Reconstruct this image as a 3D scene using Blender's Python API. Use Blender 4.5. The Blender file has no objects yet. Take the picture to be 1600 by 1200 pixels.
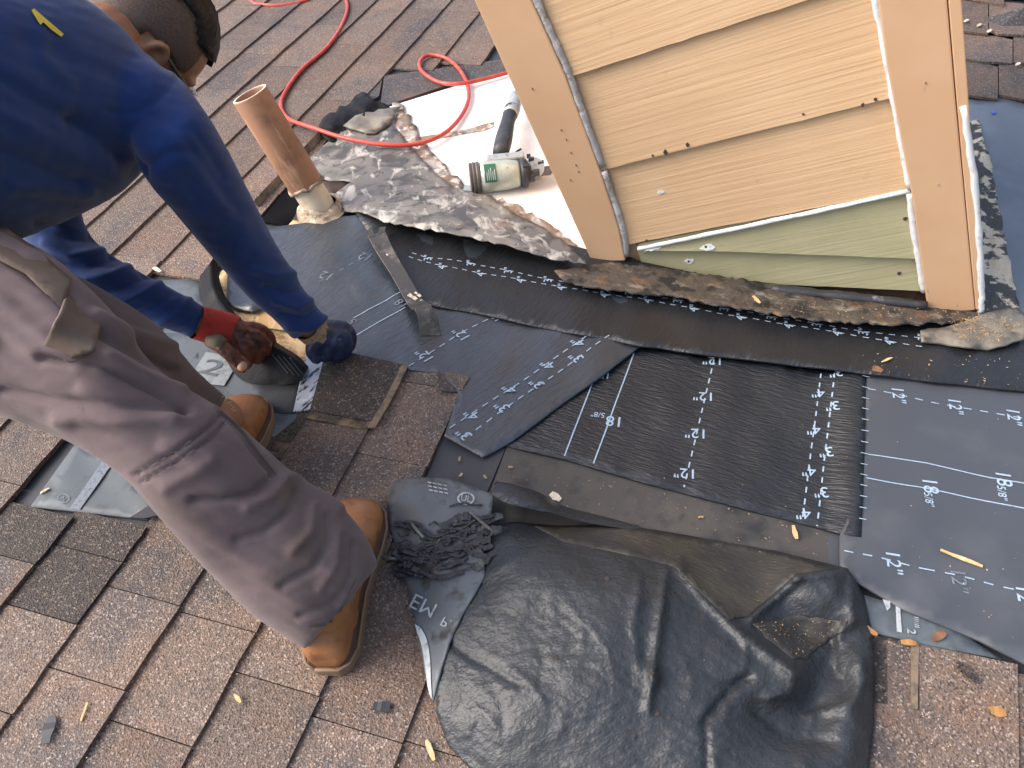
import bpy, bmesh, math, random
import numpy as np
from mathutils import Vector, Matrix
from mathutils.bvhtree import BVHTree
from mathutils.geometry import delaunay_2d_cdt

random.seed(7)
SC = bpy.context.scene
COL = SC.collection

# ------------------------------------------------------------------ camera
# photo space: 1600 x 1200; the roof is a 5/12 pitch plane, the camera 1.137 m square above it
F = 1205.335
SL = math.atan(5 / 12)
RC = np.array([[0.2930561898709567, -0.7080498320264853, 0.6424822993247217],
               [-0.8635488982813755, 0.09240465204900834, 0.49572641704545267],
               [-0.4103673596368735, -0.700090576744871, -0.5843558951189516]])
W = np.array([-RC[1], RC[0], RC[2]])            # camera (x right, y down, z forward) -> world
H = 1.137
NN = np.array([math.sin(SL), 0, math.cos(SL)])  # roof normal
UU = np.array([math.cos(SL), 0, -math.sin(SL)])  # down the slope
VV = np.array([0, 1.0, 0])                      # along the eave
CAM = NN * H
cd = bpy.data.cameras.new('camera')
cam = bpy.data.objects.new('camera', cd)
COL.objects.link(cam)
Mx = Matrix.Identity(4)
for i in range(3):
    Mx[i][0] = W[i][0]
    Mx[i][1] = -W[i][1]
    Mx[i][2] = -W[i][2]
    Mx[i][3] = CAM[i]
cam.matrix_world = Mx
cd.sensor_fit = 'HORIZONTAL'
cd.sensor_width = 36
cd.lens = F / 1600 * 36
cd.clip_start = 0.02
cd.clip_end = 500
SC.camera = cam

# ------------------------------------------------------------------ light
SUN_EL, SUN_DIR = math.radians(58), np.array([-0.75, -0.45])
wd = bpy.data.worlds.new('World')
SC.world = wd
wd.use_nodes = True
nt = wd.node_tree
nt.nodes.clear()
sky = nt.nodes.new('ShaderNodeTexSky')
sky.sky_type = 'NISHITA'
sky.sun_disc = False
sky.sun_elevation = SUN_EL
sky.sun_rotation = math.atan2(SUN_DIR[0], SUN_DIR[1])
sky.air_density = 1.0
sky.dust_density = 6.0
sky.ozone_density = 1.0
bg = nt.nodes.new('ShaderNodeBackground')
bg.inputs['Strength'].default_value = 0.15
wo = nt.nodes.new('ShaderNodeOutputWorld')
nt.links.new(sky.outputs[0], bg.inputs[0])
nt.links.new(bg.outputs[0], wo.inputs[0])
ld = bpy.data.lights.new('sun', 'SUN')
ld.energy = 1.2
ld.angle = math.radians(50)
ld.color = (1, 0.965, 0.92)
sun = bpy.data.objects.new('sun', ld)
COL.objects.link(sun)
h2 = SUN_DIR / np.linalg.norm(SUN_DIR)
sv = Vector((h2[0] * math.cos(SUN_EL), h2[1] * math.cos(SUN_EL), math.sin(SUN_EL)))
sun.rotation_euler = sv.to_track_quat('Z', 'Y').to_euler()
sun.location = (-3, -2, 6)
SC.view_settings.view_transform = 'Standard'
SC.view_settings.look = 'None'
SC.view_settings.gamma = 1
SC.view_settings.exposure = 1.15
SC.view_settings.use_curve_mapping = False

# ------------------------------------------------------------------ geometry helpers
def rayd(px, py):
    return W @ np.array([(px - 800) / F, (py - 600) / F, 1.0])

def P(px, py, h=0.0):
    """point at height h above the roof plane seen at a photo position"""
    d = rayd(px, py)
    return CAM + d * ((h - H) / (d @ NN))

def Q(px, py, d):
    return CAM + rayd(px, py) * d

def UVp(px, py, h=0.0):
    p = P(px, py, h)
    return float(p @ UU), float(p @ VV)

def Lw(u, v, h=0.0):
    return UU * u + VV * v + NN * h

def proj(p):
    d = (np.asarray(p) - CAM) @ W
    z = np.maximum(d[..., 2], 1e-3)
    return 800 + F * d[..., 0] / z, 600 + F * d[..., 1] / z

def wallpt(px, py, y):
    d = rayd(px, py)
    return CAM + d * ((y - CAM[1]) / d[1])

def nrm(a):
    return a / (np.linalg.norm(a) + 1e-12)

def tagit(o, label=None, cat=None, group=None, kind=None):
    if label: o['label'] = label
    if cat: o['category'] = cat
    if group: o['group'] = group
    if kind: o['kind'] = kind
    return o

def empty(name, loc, label=None, cat=None, group=None, kind=None):
    o = bpy.data.objects.new(name, None)
    o.location = [float(x) for x in loc]
    o.empty_display_size = 0.05
    COL.objects.link(o)
    return tagit(o, label, cat, group, kind)

def wloc(o):
    l = np.zeros(3)
    while o is not None:
        l = l + np.array(o.location)
        o = o.parent
    return l

def obj(name, verts, faces, mat, parent=None, smooth=False, label=None, cat=None, group=None, kind=None):
    """one mesh object; verts are world coordinates, origin goes to the lowest-centre of the mesh"""
    v = np.array([list(map(float, x)) for x in verts])
    org = v.mean(0)
    org[2] = v[:, 2].min()
    me = bpy.data.meshes.new(name)
    me.from_pydata((v - org).tolist(), [], faces)
    me.validate()
    if smooth:
        me.polygons.foreach_set('use_smooth', [True] * len(me.polygons))
    me.materials.append(mat)
    me.update()
    o = bpy.data.objects.new(name, me)
    COL.objects.link(o)
    if parent is not None:
        o.parent = parent
        org = org - wloc(parent)
    o.location = org.tolist()
    return tagit(o, label, cat, group, kind)

class MB:
    def __init__(s):
        s.v, s.f = [], []
    def add(s, v, f):
        b = len(s.v)
        s.v += [np.asarray(x, float) for x in v]
        s.f += [tuple(i + b for i in q) for q in f]
        return s
    def box(s, c, ax, ay, az):
        """centre and three half-axis vectors"""
        c = np.asarray(c, float)
        v = [c + i * ax + j * ay + k * az for i in (-1, 1) for j in (-1, 1) for k in (-1, 1)]
        return s.add(v, [(0, 1, 3, 2), (4, 6, 7, 5), (0, 4, 5, 1), (2, 3, 7, 6), (0, 2, 6, 4), (1, 5, 7, 3)])
    def prism(s, loop, off):
        n = len(loop)
        off = np.asarray(off, float)
        a = [np.asarray(x, float) for x in loop]
        v = a + [x + off for x in a]
        f = [tuple(range(n))[::-1], tuple(range(n, 2 * n))]
        f += [(i, (i + 1) % n, n + (i + 1) % n, n + i) for i in range(n)]
        return s.add(v, f)
    def tube(s, pts, rad, n=12, cap=True):
        pts = [np.asarray(p, float) for p in pts]
        if not hasattr(rad, '__len__'): rad = [rad] * len(pts)
        up = None
        b = len(s.v)
        for i, p in enumerate(pts):
            t = nrm(pts[min(i + 1, len(pts) - 1)] - pts[max(i - 1, 0)])
            if up is None:
                up = np.array([0, 0, 1.0]) if abs(t[2]) < 0.9 else np.array([1.0, 0, 0])
            a = nrm(up - t * (up @ t)); c = np.cross(t, a); up = a
            for k in range(n):
                th = 2 * math.pi * k / n
                s.v.append(p + rad[i] * (math.cos(th) * a + math.sin(th) * c))
        m = len(pts)
        for i in range(m - 1):
            for k in range(n):
                s.f.append((b + i * n + k, b + i * n + (k + 1) % n, b + (i + 1) * n + (k + 1) % n, b + (i + 1) * n + k))
        if cap:
            s.f.append(tuple(b + k for k in range(n))[::-1])
            s.f.append(tuple(b + (m - 1) * n + k for k in range(n)))
        return s
    def ball(s, c, ax, n=14, m=9):
        """ellipsoid with three axis vectors (rows)"""
        b = len(s.v)
        for i in range(m + 1):
            th = math.pi * i / m
            for k in range(n):
                ph = 2 * math.pi * k / n
                s.v.append(np.asarray(c) + ax[0] * math.sin(th) * math.cos(ph) + ax[1] * math.sin(th) * math.sin(ph) + ax[2] * math.cos(th))
        for i in range(m):
            for k in range(n):
                s.f.append((b + i * n + k, b + i * n + (k + 1) % n, b + (i + 1) * n + (k + 1) % n, b + (i + 1) * n + k))
        return s
    def build(s, name, mat, parent=None, **k):
        return obj(name, s.v, s.f, mat, parent, **k)

def cr(pts, n=6):
    """Catmull-Rom through rows of numbers"""
    a = np.array(pts, float)
    a = np.vstack([2 * a[0] - a[1], a, 2 * a[-1] - a[-2]])
    out = []
    for i in range(1, len(a) - 2):
        for k in range(n):
            t = k / n
            p0, p1, p2, p3 = a[i - 1:i + 3]
            out.append(.5 * (2 * p1 + (p2 - p0) * t + (2 * p0 - 5 * p1 + 4 * p2 - p3) * t * t + (3 * p1 - p0 - 3 * p2 + p3) * t ** 3))
    out.append(a[-2])
    return np.array(out)

def limb(mb, secs, n=28, sub=5):
    """tube whose outline runs through pairs of contour points: rows (ax, ay, bx, by, depth, depth ratio)"""
    s = cr(secs, sub)
    b = len(mb.v)
    for ax, ay, bx, by, d, r in s:
        c = Q((ax + bx) / 2, (ay + by) / 2, d)
        w = (rayd(bx, by) - rayd(ax, ay)) / 2 * d
        e = nrm(c - CAM)
        e = nrm(e - nrm(w) * (e @ nrm(w))) * np.linalg.norm(w) * r
        for k in range(n):
            th = 2 * math.pi * k / n
            mb.v.append(c + math.cos(th) * w + math.sin(th) * e)
    m = len(s)
    for i in range(m - 1):
        for k in range(n):
            mb.f.append((b + i * n + k, b + i * n + (k + 1) % n, b + (i + 1) * n + (k + 1) % n, b + (i + 1) * n + k))
    mb.f.append(tuple(b + k for k in range(n))[::-1])
    mb.f.append(tuple(b + (m - 1) * n + k for k in range(n)))
    return mb

def remesh(mb, vox, smooth=3, factor=0.6):
    me = bpy.data.meshes.new('tmp')
    me.from_pydata([v.tolist() for v in mb.v], [], mb.f)
    bm = bmesh.new(); bm.from_mesh(me)
    bmesh.ops.recalc_face_normals(bm, faces=bm.faces)
    bm.to_mesh(me); bm.free()
    o = bpy.data.objects.new('tmp', me)
    COL.objects.link(o)
    m = o.modifiers.new('r', 'REMESH'); m.mode = 'VOXEL'; m.voxel_size = vox; m.adaptivity = 0
    s = o.modifiers.new('s', 'SMOOTH'); s.iterations = smooth; s.factor = factor
    dg = bpy.context.evaluated_depsgraph_get(); dg.update()
    r = bpy.data.meshes.new_from_object(o.evaluated_get(dg))
    nv = len(r.vertices)
    v = np.zeros(nv * 3); r.vertices.foreach_get('co', v); v = v.reshape(-1, 3)
    nn = np.zeros(nv * 3); r.vertices.foreach_get('normal', nn); nn = nn.reshape(-1, 3)
    f = [tuple(p.vertices) for p in r.polygons]
    bpy.data.objects.remove(o); bpy.data.meshes.remove(me); bpy.data.meshes.remove(r)
    return v, nn, f

def vnormals(v, f):
    me = bpy.data.meshes.new('tmp'); me.from_pydata(v.tolist(), [], f); me.update()
    nn = np.zeros(len(v) * 3); me.vertices.foreach_get('normal', nn)
    bpy.data.meshes.remove(me)
    return nn.reshape(-1, 3)

def seg_dist(x, y, line):
    """distance of points to a polyline"""
    best = np.full(x.shape, 1e9)
    for (x0, y0), (x1, y1) in zip(line[:-1], line[1:]):
        dx, dy = x1 - x0, y1 - y0
        t = np.clip(((x - x0) * dx + (y - y0) * dy) / (dx * dx + dy * dy + 1e-9), 0, 1)
        best = np.minimum(best, np.hypot(x - x0 - t * dx, y - y0 - t * dy))
    return best

def waves(x, y, seed, wl, n=10, aniso=None):
    """smooth random field, rms about 1; wl in the units of x; aniso = (angle, stretch)"""
    r = np.random.RandomState(seed)
    out = np.zeros_like(x, dtype=float)
    if aniso:
        c, s = math.cos(aniso[0]), math.sin(aniso[0])
        x, y = (c * x + s * y) / aniso[1], -s * x + c * y
    for i in range(n):
        a = r.uniform(0, 2 * math.pi); k = 2 * math.pi / (wl * r.uniform(0.6, 1.8))
        out += np.sin(k * (math.cos(a) * x + math.sin(a) * y) + r.uniform(0, 6.28))
    return out / math.sqrt(n / 2)

def folds(v, nn, creases, noise=()):
    """displace vertices along their normals along polylines drawn in the photo, on the camera's side only"""
    x, y = proj(v)
    view = CAM - v
    front = np.clip(((nn * view).sum(1) / np.linalg.norm(view, axis=1)) * 4 + 0.3, 0, 1)
    d = np.zeros(len(v))
    for line, amp, wid in creases:
        ds = seg_dist(x, y, line)
        d += amp * np.exp(-(ds / wid) ** 2)
    for seed, wl, amp, an in noise:
        d += amp * waves(x, y, seed, wl, aniso=an)
    return v + nn * (d * front)[:, None]

def proj_d(p): return float((np.asarray(p) - CAM) @ W[:, 2])

def inpoly(x, y, poly):
    c = np.zeros(np.shape(x), bool)
    j = len(poly) - 1
    for i in range(len(poly)):
        xi, yi = poly[i]; xj, yj = poly[j]
        t = ((yi > y) != (yj > y)) & (x < (xj - xi) * (y - yi) / ((yj - yi) if yj != yi else 1e-9) + xi)
        c ^= t
        j = i
    return c

def ragged(poly, amp, step, seed, only=None):
    """subdivide and roughen an outline; only = set of edge indices to roughen"""
    r = random.Random(seed)
    out = []
    n = len(poly)
    for i in range(n):
        a, b = np.array(poly[i], float), np.array(poly[(i + 1) % n], float)
        out.append(tuple(a))
        if only is not None and i not in only: continue
        L = np.linalg.norm(b - a); m = int(L / step)
        t = nrm(b - a); p = np.array([-t[1], t[0]])
        for k in range(1, m):
            out.append(tuple(a + (b - a) * k / m + p * r.uniform(-amp, amp)))
    return out

def fill(poly, step, jitter=0.25, seed=1):
    """triangulated fill of an outline with inner points"""
    r = np.random.RandomState(seed)
    bound = []
    n = len(poly)
    for i in range(n):
        a, b = np.array(poly[i], float), np.array(poly[(i + 1) % n], float)
        m = max(1, int(round(np.linalg.norm(b - a) / step)))
        for k in range(m): bound.append(a + (b - a) * k / m)
    nb = len(bound)
    xs = [p[0] for p in bound]; ys = [p[1] for p in bound]
    gx, gy = np.meshgrid(np.arange(min(xs), max(xs), step), np.arange(min(ys), max(ys), step * .9))
    gx = gx + (np.arange(gx.shape[0]) % 2)[:, None] * step / 2
    gx = gx.ravel(); gy = gy.ravel()
    gx = gx + r.uniform(-jitter, jitter, gx.shape) * step; gy = gy + r.uniform(-jitter, jitter, gy.shape) * step
    k = inpoly(gx, gy, [tuple(b) for b in bound])
    bl = [tuple(b) for b in bound] + [tuple(bound[0])]
    k &= seg_dist(gx, gy, bl) > step * .45
    pts = [Vector((float(a), float(b))) for a, b in bound] + [Vector((float(a), float(b))) for a, b in zip(gx[k], gy[k])]
    res = delaunay_2d_cdt(pts, [], [list(range(nb))], 1, 1e-5)
    ov, of, orig = res[0], res[2], res[3]
    return np.array([[p.x, p.y] for p in ov]), [tuple(q) for q in of]

def sheet(name, poly, hfun, mat, parent=None, step=14, th=0.003, smooth=True, seed=1, **k):
    """a sheet lying on the roof: outline in photo space, height above the roof by hfun(px, py); has real thickness"""
    xy, f = fill(poly, step, seed=seed)
    hh = hfun(xy[:, 0], xy[:, 1]) if callable(hfun) else np.full(len(xy), hfun)
    top = np.array([P(x, y, h) for (x, y), h in zip(xy, hh)])
    c = np.cross(top[f[0][1]] - top[f[0][0]], top[f[0][2]] - top[f[0][0]])
    if c @ NN < 0: f = [q[::-1] for q in f]
    nv = len(top)
    nn = vnormals(top, f)
    nn[(nn @ NN) < 0.05] = NN
    bot = top - nn * th
    # boundary edges
    cnt = {}
    for q in f:
        for i in range(3):
            e = (q[i], q[(i + 1) % 3]); cnt[e] = 1
    side = [(b, a, a + nv, b + nv) for (a, b) in cnt if (b, a) not in cnt]
    fs = list(f) + [tuple(i + nv for i in q[::-1]) for q in f] + side
    o = obj(name, np.vstack([top, bot]), fs, mat, parent, smooth=False, **k)
    if smooth:
        sm = [True] * len(f) * 2 + [False] * len(side)
        o.data.polygons.foreach_set('use_smooth', sm)
    return o

def flat_h(base, seed=1, amp=0.0012, wl=130):
    return lambda x, y: base + amp * np.clip(waves(x, y, seed, wl), -1.5, 1.5)

def decal(bvh, poly, mat, name, parent, off=0.003, step=8, th=0.0, fit=False, **k):
    """a piece of cloth or print that follows the surface it lies on"""
    xy, f = fill(poly, step)
    pts, keep = [], []
    for x, y in xy:
        d = Vector(rayd(x, y).tolist())
        hit = bvh.ray_cast(Vector(CAM.tolist()), d.normalized())
        if hit[0] is None: pts.append(None)
        else:
            nq = hit[1] if hit[1].dot(d) < 0 else -hit[1]
            pts.append(np.array(hit[0]) - np.array(d.normalized()) * off * .5 + np.array(nq) * off * .5)
    if fit:     # stiff cloth: a smooth quadratic surface through the hits instead of every wrinkle
        A = np.stack([np.ones(len(xy)), xy[:, 0], xy[:, 1], xy[:, 0] ** 2, xy[:, 0] * xy[:, 1], xy[:, 1] ** 2], 1)
        sel = [i for i, p in enumerate(pts) if p is not None]
        dd = np.array([(pts[i] - CAM) @ W[:, 2] for i in sel])
        co = np.linalg.lstsq(A[sel], dd, rcond=None)[0]
        pts = [Q(x, y, float(a @ co)) for (x, y), a in zip(xy, A)]
    idx = {}; v = []
    for i, p in enumerate(pts):
        if p is not None: idx[i] = len(v); v.append(p)
    fs = [tuple(idx[i] for i in q) for q in f if all(i in idx for i in q)]
    if not fs: return None
    v = np.array(v)
    if th > 0:
        c = np.cross(v[fs[0][1]] - v[fs[0][0]], v[fs[0][2]] - v[fs[0][0]])
        if c @ (CAM - v[fs[0][0]]) < 0: fs = [q[::-1] for q in fs]
        nn = vnormals(v, fs); nv = len(v)
        cnt = {(q[i], q[(i + 1) % 3]) for q in fs for i in range(3)}
        side = [(b, a, a + nv, b + nv) for (a, b) in cnt if (b, a) not in cnt]
        v = np.vstack([v, v - nn * th]); fs = fs + [tuple(i + nv for i in q[::-1]) for q in fs] + side
    return obj(name, v, fs, mat, parent, smooth=True, **k)

def bvh_of(v, f):
    return BVHTree.FromPolygons([tuple(map(float, p)) for p in v], [tuple(map(int, q)) for q in f])

def tps(ctrl, lam=0.0):
    """thin-plate surface through (x, y, h) rows"""
    c = np.array(ctrl, float)
    X = c[:, :2] / 100
    def ker(a, b):
        d2 = ((a[:, None, :] - b[None]) ** 2).sum(2)
        return d2 * np.log(d2 + 1e-9)
    n = len(c)
    A = np.zeros((n + 3, n + 3))
    A[:n, :n] = ker(X, X) + lam * np.eye(n)
    A[:n, n] = 1; A[:n, n + 1:] = X
    A[n:, :n] = A[:n, n:].T
    s = np.linalg.solve(A, np.concatenate([c[:, 2], [0, 0, 0]]))
    def g(x, y):
        Y = np.stack([x, y], 1) / 100
        return ker(Y, X) @ s[:n] + s[n] + Y @ s[n + 1:]
    return g

# ------------------------------------------------------------------ lettering
_txt = {}
def glyphs(s):
    if s not in _txt:
        cu = bpy.data.curves.new('t', 'FONT'); cu.body = s; cu.size = 1.0
        cu.align_x = 'CENTER'; cu.align_y = 'CENTER'; cu.resolution_u = 3; cu.offset = 0.0
        o = bpy.data.objects.new('t', cu); COL.objects.link(o)
        dg = bpy.context.evaluated_depsgraph_get(); dg.update()
        me = bpy.data.meshes.new_from_object(o.evaluated_get(dg))
        _txt[s] = (np.array([v.co[:2] for v in me.vertices]), [tuple(p.vertices) for p in me.polygons])
        bpy.data.objects.remove(o); bpy.data.curves.remove(cu); bpy.data.meshes.remove(me)
    return _txt[s]

class Print:
    """flat print on a sheet; positions in photo space, drawn in roof metres; every mark becomes a part of its own"""
    def __init__(s, h):
        s.items = []; s.h = h
    def new(s, name, kind=None):
        s.items.append((name, MB(), kind)); return s.items[-1][1]
    def place(s, u, v):
        p = Lw(u, v, 0.0)
        hh = s.h
        if callable(hh):
            x, y = proj(p)
            hh = float(hh(np.array([x]), np.array([y]))[0])
        return Lw(u, v, hh + 0.0013)
    def text(s, t, px, py, d, cap=0.024, mirror=False, squash=1.0):
        u, v = UVp(px, py); u2, v2 = UVp(px + d[0] * 5, py + d[1] * 5)
        ex = nrm(np.array([u2 - u, v2 - v])); ey = np.array([-ex[1], ex[0]])
        sz = cap / 0.70
        gv, gf = glyphs(t)
        if mirror: gv = gv * np.array([-1, 1])
        mb = s.new('printed_mark')
        for k, dx in enumerate((-.008, .008)):       # two strikes make a bolder stroke
            pts = [s.place(*(np.array([u, v]) + ex * (a + dx) * sz * squash + ey * (b + dx) * sz)) + NN * .0002 * k for a, b in gv]
            mb.add(pts, gf)
    def line(s, pts, w=0.0022, dash=None):
        mb = s.new('printed_dash_line' if dash else 'printed_line', 'stuff' if dash else None)
        q = [np.array(UVp(*p)) for p in pts]
        for a, b in zip(q[:-1], q[1:]):
            L = np.linalg.norm(b - a); t = (b - a) / L; n = np.array([-t[1], t[0]]) * w / 2
            segs = [(0, L)]
            if dash:
                segs = [(x, min(x + dash[0], L)) for x in np.arange(0, L, dash[0] + dash[1])]
            for x0, x1 in segs:
                m = max(1, int((x1 - x0) / 0.02))
                for k in range(m):
                    y0 = x0 + (x1 - x0) * k / m; y1 = x0 + (x1 - x0) * (k + 1) / m
                    c = [a + t * y0 - n, a + t * y1 - n, a + t * y1 + n, a + t * y0 + n]
                    mb.add([s.place(*z) for z in c], [(0, 1, 2, 3)])
    def poly(s, pts):
        s.new('printed_bar').add([s.place(*UVp(*p)) for p in pts], [tuple(range(len(pts)))])
    def build(s, parent, mat, name=None):
        for nm, mb, kind in s.items:
            if len(mb.v): mb.build(name or nm, mat, parent, kind=kind)

# ------------------------------------------------------------------ materials
def M(name, base, layers=(), bumps=(), rough=0.6, spec=0.5, metal=0.0, rvar=0.0, objvar=0.0, rot=0.0, coat=0.0, sheen=0.0):
    """layers: (colour, scale xyz or number, lo, hi, detail[, rot]) blended over base by noise; bumps: (scale, strength, distance, rot)"""
    m = bpy.data.materials.new(name); m.use_nodes = True
    t = m.node_tree; N = t.nodes; Lk = t.links.new
    b = N['Principled BSDF']
    b.inputs['Roughness'].default_value = rough
    b.inputs['Specular IOR Level'].default_value = spec
    b.inputs['Metallic'].default_value = metal
    if coat: b.inputs['Coat Weight'].default_value = coat; b.inputs['Coat Roughness'].default_value = 0.25
    if sheen: b.inputs['Sheen Weight'].default_value = sheen; b.inputs['Sheen Roughness'].default_value = 0.5
    geo = N.new('ShaderNodeNewGeometry')
    def noise(scale, rz, detail=4, kind='n'):
        mp = N.new('ShaderNodeMapping')
        mp.vector_type = 'TEXTURE'
        sc = scale if hasattr(scale, '__len__') else (scale,) * 3
        mp.inputs['Scale'].default_value = tuple(1 / x for x in sc)
        mp.inputs['Rotation'].default_value = (0, 0, rz)
        Lk(geo.outputs['Position'], mp.inputs['Vector'])
        if kind == 'v':
            n = N.new('ShaderNodeTexVoronoi'); n.inputs['Scale'].default_value = 1.0
            Lk(mp.outputs[0], n.inputs['Vector'])
            return n
        n = N.new('ShaderNodeTexNoise'); n.inputs['Scale'].default_value = 1.0
        n.inputs['Detail'].default_value = detail; n.inputs['Roughness'].default_value = 0.6
        Lk(mp.outputs[0], n.inputs['Vector'])
        return n
    col = N.new('ShaderNodeRGB'); col.outputs[0].default_value = (*base, 1)
    cur = col.outputs[0]
    for l in layers:
        c, sc, lo, hi, det = l[:5]; dis = l[6] if len(l) > 6 else 0.0
        rz = l[5] if len(l) > 5 else 0.0
        if det == 'v':
            n = noise(sc, rz, kind='v'); out = N.new('ShaderNodeSeparateColor'); Lk(n.outputs['Color'], out.inputs[0]); out = out.outputs[0]
        else:
            n = noise(sc, rz, det); n.inputs['Distortion'].default_value = dis; out = n.outputs[0]
        mr = N.new('ShaderNodeMapRange'); mr.inputs['From Min'].default_value = lo; mr.inputs['From Max'].default_value = hi
        Lk(out, mr.inputs['Value'])
        mx = N.new('ShaderNodeMix'); mx.data_type = 'RGBA'
        Lk(mr.outputs[0], mx.inputs[0]); Lk(cur, mx.inputs[6]); mx.inputs[7].default_value = (*c, 1)
        cur = mx.outputs[2]
    if objvar:
        oi = N.new('ShaderNodeObjectInfo')
        mr = N.new('ShaderNodeMapRange'); mr.inputs['To Min'].default_value = 1 - objvar; mr.inputs['To Max'].default_value = 1 + objvar
        Lk(oi.outputs['Random'], mr.inputs['Value'])
        hs = N.new('ShaderNodeHueSaturation'); Lk(mr.outputs[0], hs.inputs['Value']); Lk(cur, hs.inputs['Color'])
        cur = hs.outputs[0]
    Lk(cur, b.inputs['Base Color'])
    if rvar:
        n = noise(14, 0, 5)
        mr = N.new('ShaderNodeMapRange'); mr.inputs['From Min'].default_value = .3; mr.inputs['From Max'].default_value = .7
        mr.inputs['To Min'].default_value = rough - rvar; mr.inputs['To Max'].default_value = rough + rvar
        Lk(n.outputs[0], mr.inputs['Value']); Lk(mr.outputs[0], b.inputs['Roughness'])
    prev = None
    for bp in bumps:
        sc, st, di = bp[:3]; rz = bp[3] if len(bp) > 3 else 0.0
        kind = bp[4] if len(bp) > 4 else 'n'
        n = noise(sc, rz, 3, kind)
        bn = N.new('ShaderNodeBump'); bn.inputs['Strength'].default_value = st; bn.inputs['Distance'].default_value = di
        Lk(n.outputs[0], bn.inputs['Height'])
        if prev is not None: Lk(prev, bn.inputs['Normal'])
        prev = bn.outputs[0]
    if prev is not None: Lk(prev, b.inputs['Normal'])
    return m

GR = 330
m_shingle = M('shingle_granules', (0.145, 0.106, 0.082),
              [((0.175, 0.110, 0.074), (5, 7, 6), 0.44, 0.60, 3), ((0.078, 0.068, 0.066), (8, 5, 8), 0.50, 0.62, 3),
               ((0.05, 0.041, 0.037), GR, 0.52, 1.0, 'v'), ((0.33, 0.26, 0.215), GR * 1.1, 0.78, 1.0, 'v'), ((0.14, 0.095, 0.073), GR * .8, 0.66, 1.0, 'v')],
              [(GR, 0.6, 0.002, 0, 'v'), (9, 0.2, 0.006)], rough=0.68, spec=0.45, objvar=0.2)
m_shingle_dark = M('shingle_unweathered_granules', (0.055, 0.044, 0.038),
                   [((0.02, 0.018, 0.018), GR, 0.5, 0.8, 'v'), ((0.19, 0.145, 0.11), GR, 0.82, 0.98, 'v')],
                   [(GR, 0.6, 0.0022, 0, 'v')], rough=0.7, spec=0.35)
m_shingle_grey = M('shingle_grey_granules', (0.075, 0.07, 0.072),
                   [((0.035, 0.035, 0.038), GR, 0.5, 0.8, 'v'), ((0.2, 0.17, 0.15), GR, 0.86, 0.95, 'v'), ((0.13, 0.09, 0.07), 9, .5, .65, 3)],
                   [(GR, 0.5, 0.002, 0, 'v')], rough=0.72, spec=0.35)
m_shingle_dirty = M('shingle_dirty_bond_line', (0.085, 0.066, 0.05),
                    [((0.03, 0.028, 0.026), GR, 0.5, 0.8, 'v'), ((0.22, 0.15, 0.09), 22, 0.5, 0.68, 5)],
                    [(GR, 0.5, 0.002, 0, 'v')], rough=0.8, spec=0.3)
m_sealline = M('tan_sealant_line', (0.22, 0.165, 0.11), [((0.08, 0.065, 0.05), 40, .45, .65, 4)], [(200, .4, .002)], rough=0.85)
m_felt = M('old_roofing_felt', (0.072, 0.067, 0.060), [((0.115, 0.1, 0.08), 5, .5, .72, 5), ((0.03, 0.03, 0.032), 14, .52, .7, 4), ((0.16, 0.13, 0.10), 160, .68, .76, 2)],
           [(260, .35, .001), (6, .3, .01)], rough=0.55, spec=0.4, rvar=0.12)
m_felt2 = M('old_black_felt', (0.05, 0.053, 0.058), [((0.075, 0.075, 0.075), 6, .5, .7, 5)], [(240, .3, .001)], rough=0.5, spec=0.45, rvar=0.1)
def underlay(name, base, rot, st, rough, sc=(26, 150, 60), st2=0.25, spec=0.9):
    return M(name, base, [((base[0] * 1.5, base[1] * 1.45, base[2] * 1.38), 5, .5, .75, 4), ((0.13, 0.115, 0.095), 220, .75, .82, 2)],
             [(sc, st, 0.0045, rot), ((60, 60, 60), st2, 0.002, 0), (420, 0.25, 0.0008, 0)], rough=rough, spec=spec, rvar=0.06)
m_under_a = underlay('black_underlayment_satin', (0.035, 0.043, 0.053), 1.0, 0.7, 0.32, (30, 120, 60), .3, 1.0)
m_under_b = underlay('black_underlayment_wall_strip', (0.016, 0.017, 0.019), 1.25, 0.65, 0.40, (28, 120, 60), .25, .6)
m_under_c = underlay('black_underlayment_ribbed', (0.017, 0.020, 0.024), -0.12, 0.95, 0.40, (24, 170, 80), .25, .6)
m_under_d = underlay('grey_underlayment_dull', (0.064, 0.071, 0.082), 0.3, 0.16, 0.48, (10, 30, 20), 0.1, .6)
m_under_h = underlay('bluish_underlayment_sheen', (0.115, 0.135, 0.165), 0.3, 0.1, 0.45, (8, 20, 20), 0.06, .7)  # pale blue sky sheen put into the base colour
m_crumple = M('crumpled_underlayment_black', (0.027, 0.031, 0.035), [((0.042, 0.045, 0.048), 6, .5, .7, 4), ((0.15, 0.12, 0.08), 150, .74, .8, 2)],
              [((50, 80, 60), 0.7, 0.004, .5), ((120, 150, 130), 0.7, 0.0022, .5)], rough=0.47, spec=0.5, rvar=0.06)
m_crumple_dusty = M('crumpled_underlayment_dusty', (0.042, 0.040, 0.037), [((0.075, 0.066, 0.05), 9, .48, .68, 5), ((0.25, 0.2, 0.12), 190, .68, .74, 2)],
                    [((40, 160, 90), 0.6, 0.003, -.1)], rough=0.5, spec=0.4)
m_flap = M('underlayment_printed_face', (0.115, 0.13, 0.142), [((0.12, 0.115, 0.10), 11, .5, .68, 5), ((0.05, 0.048, 0.044), 26, .55, .7, 4)],
           [((90, 90, 90), .15, .001)], rough=0.5, spec=0.4)
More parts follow.
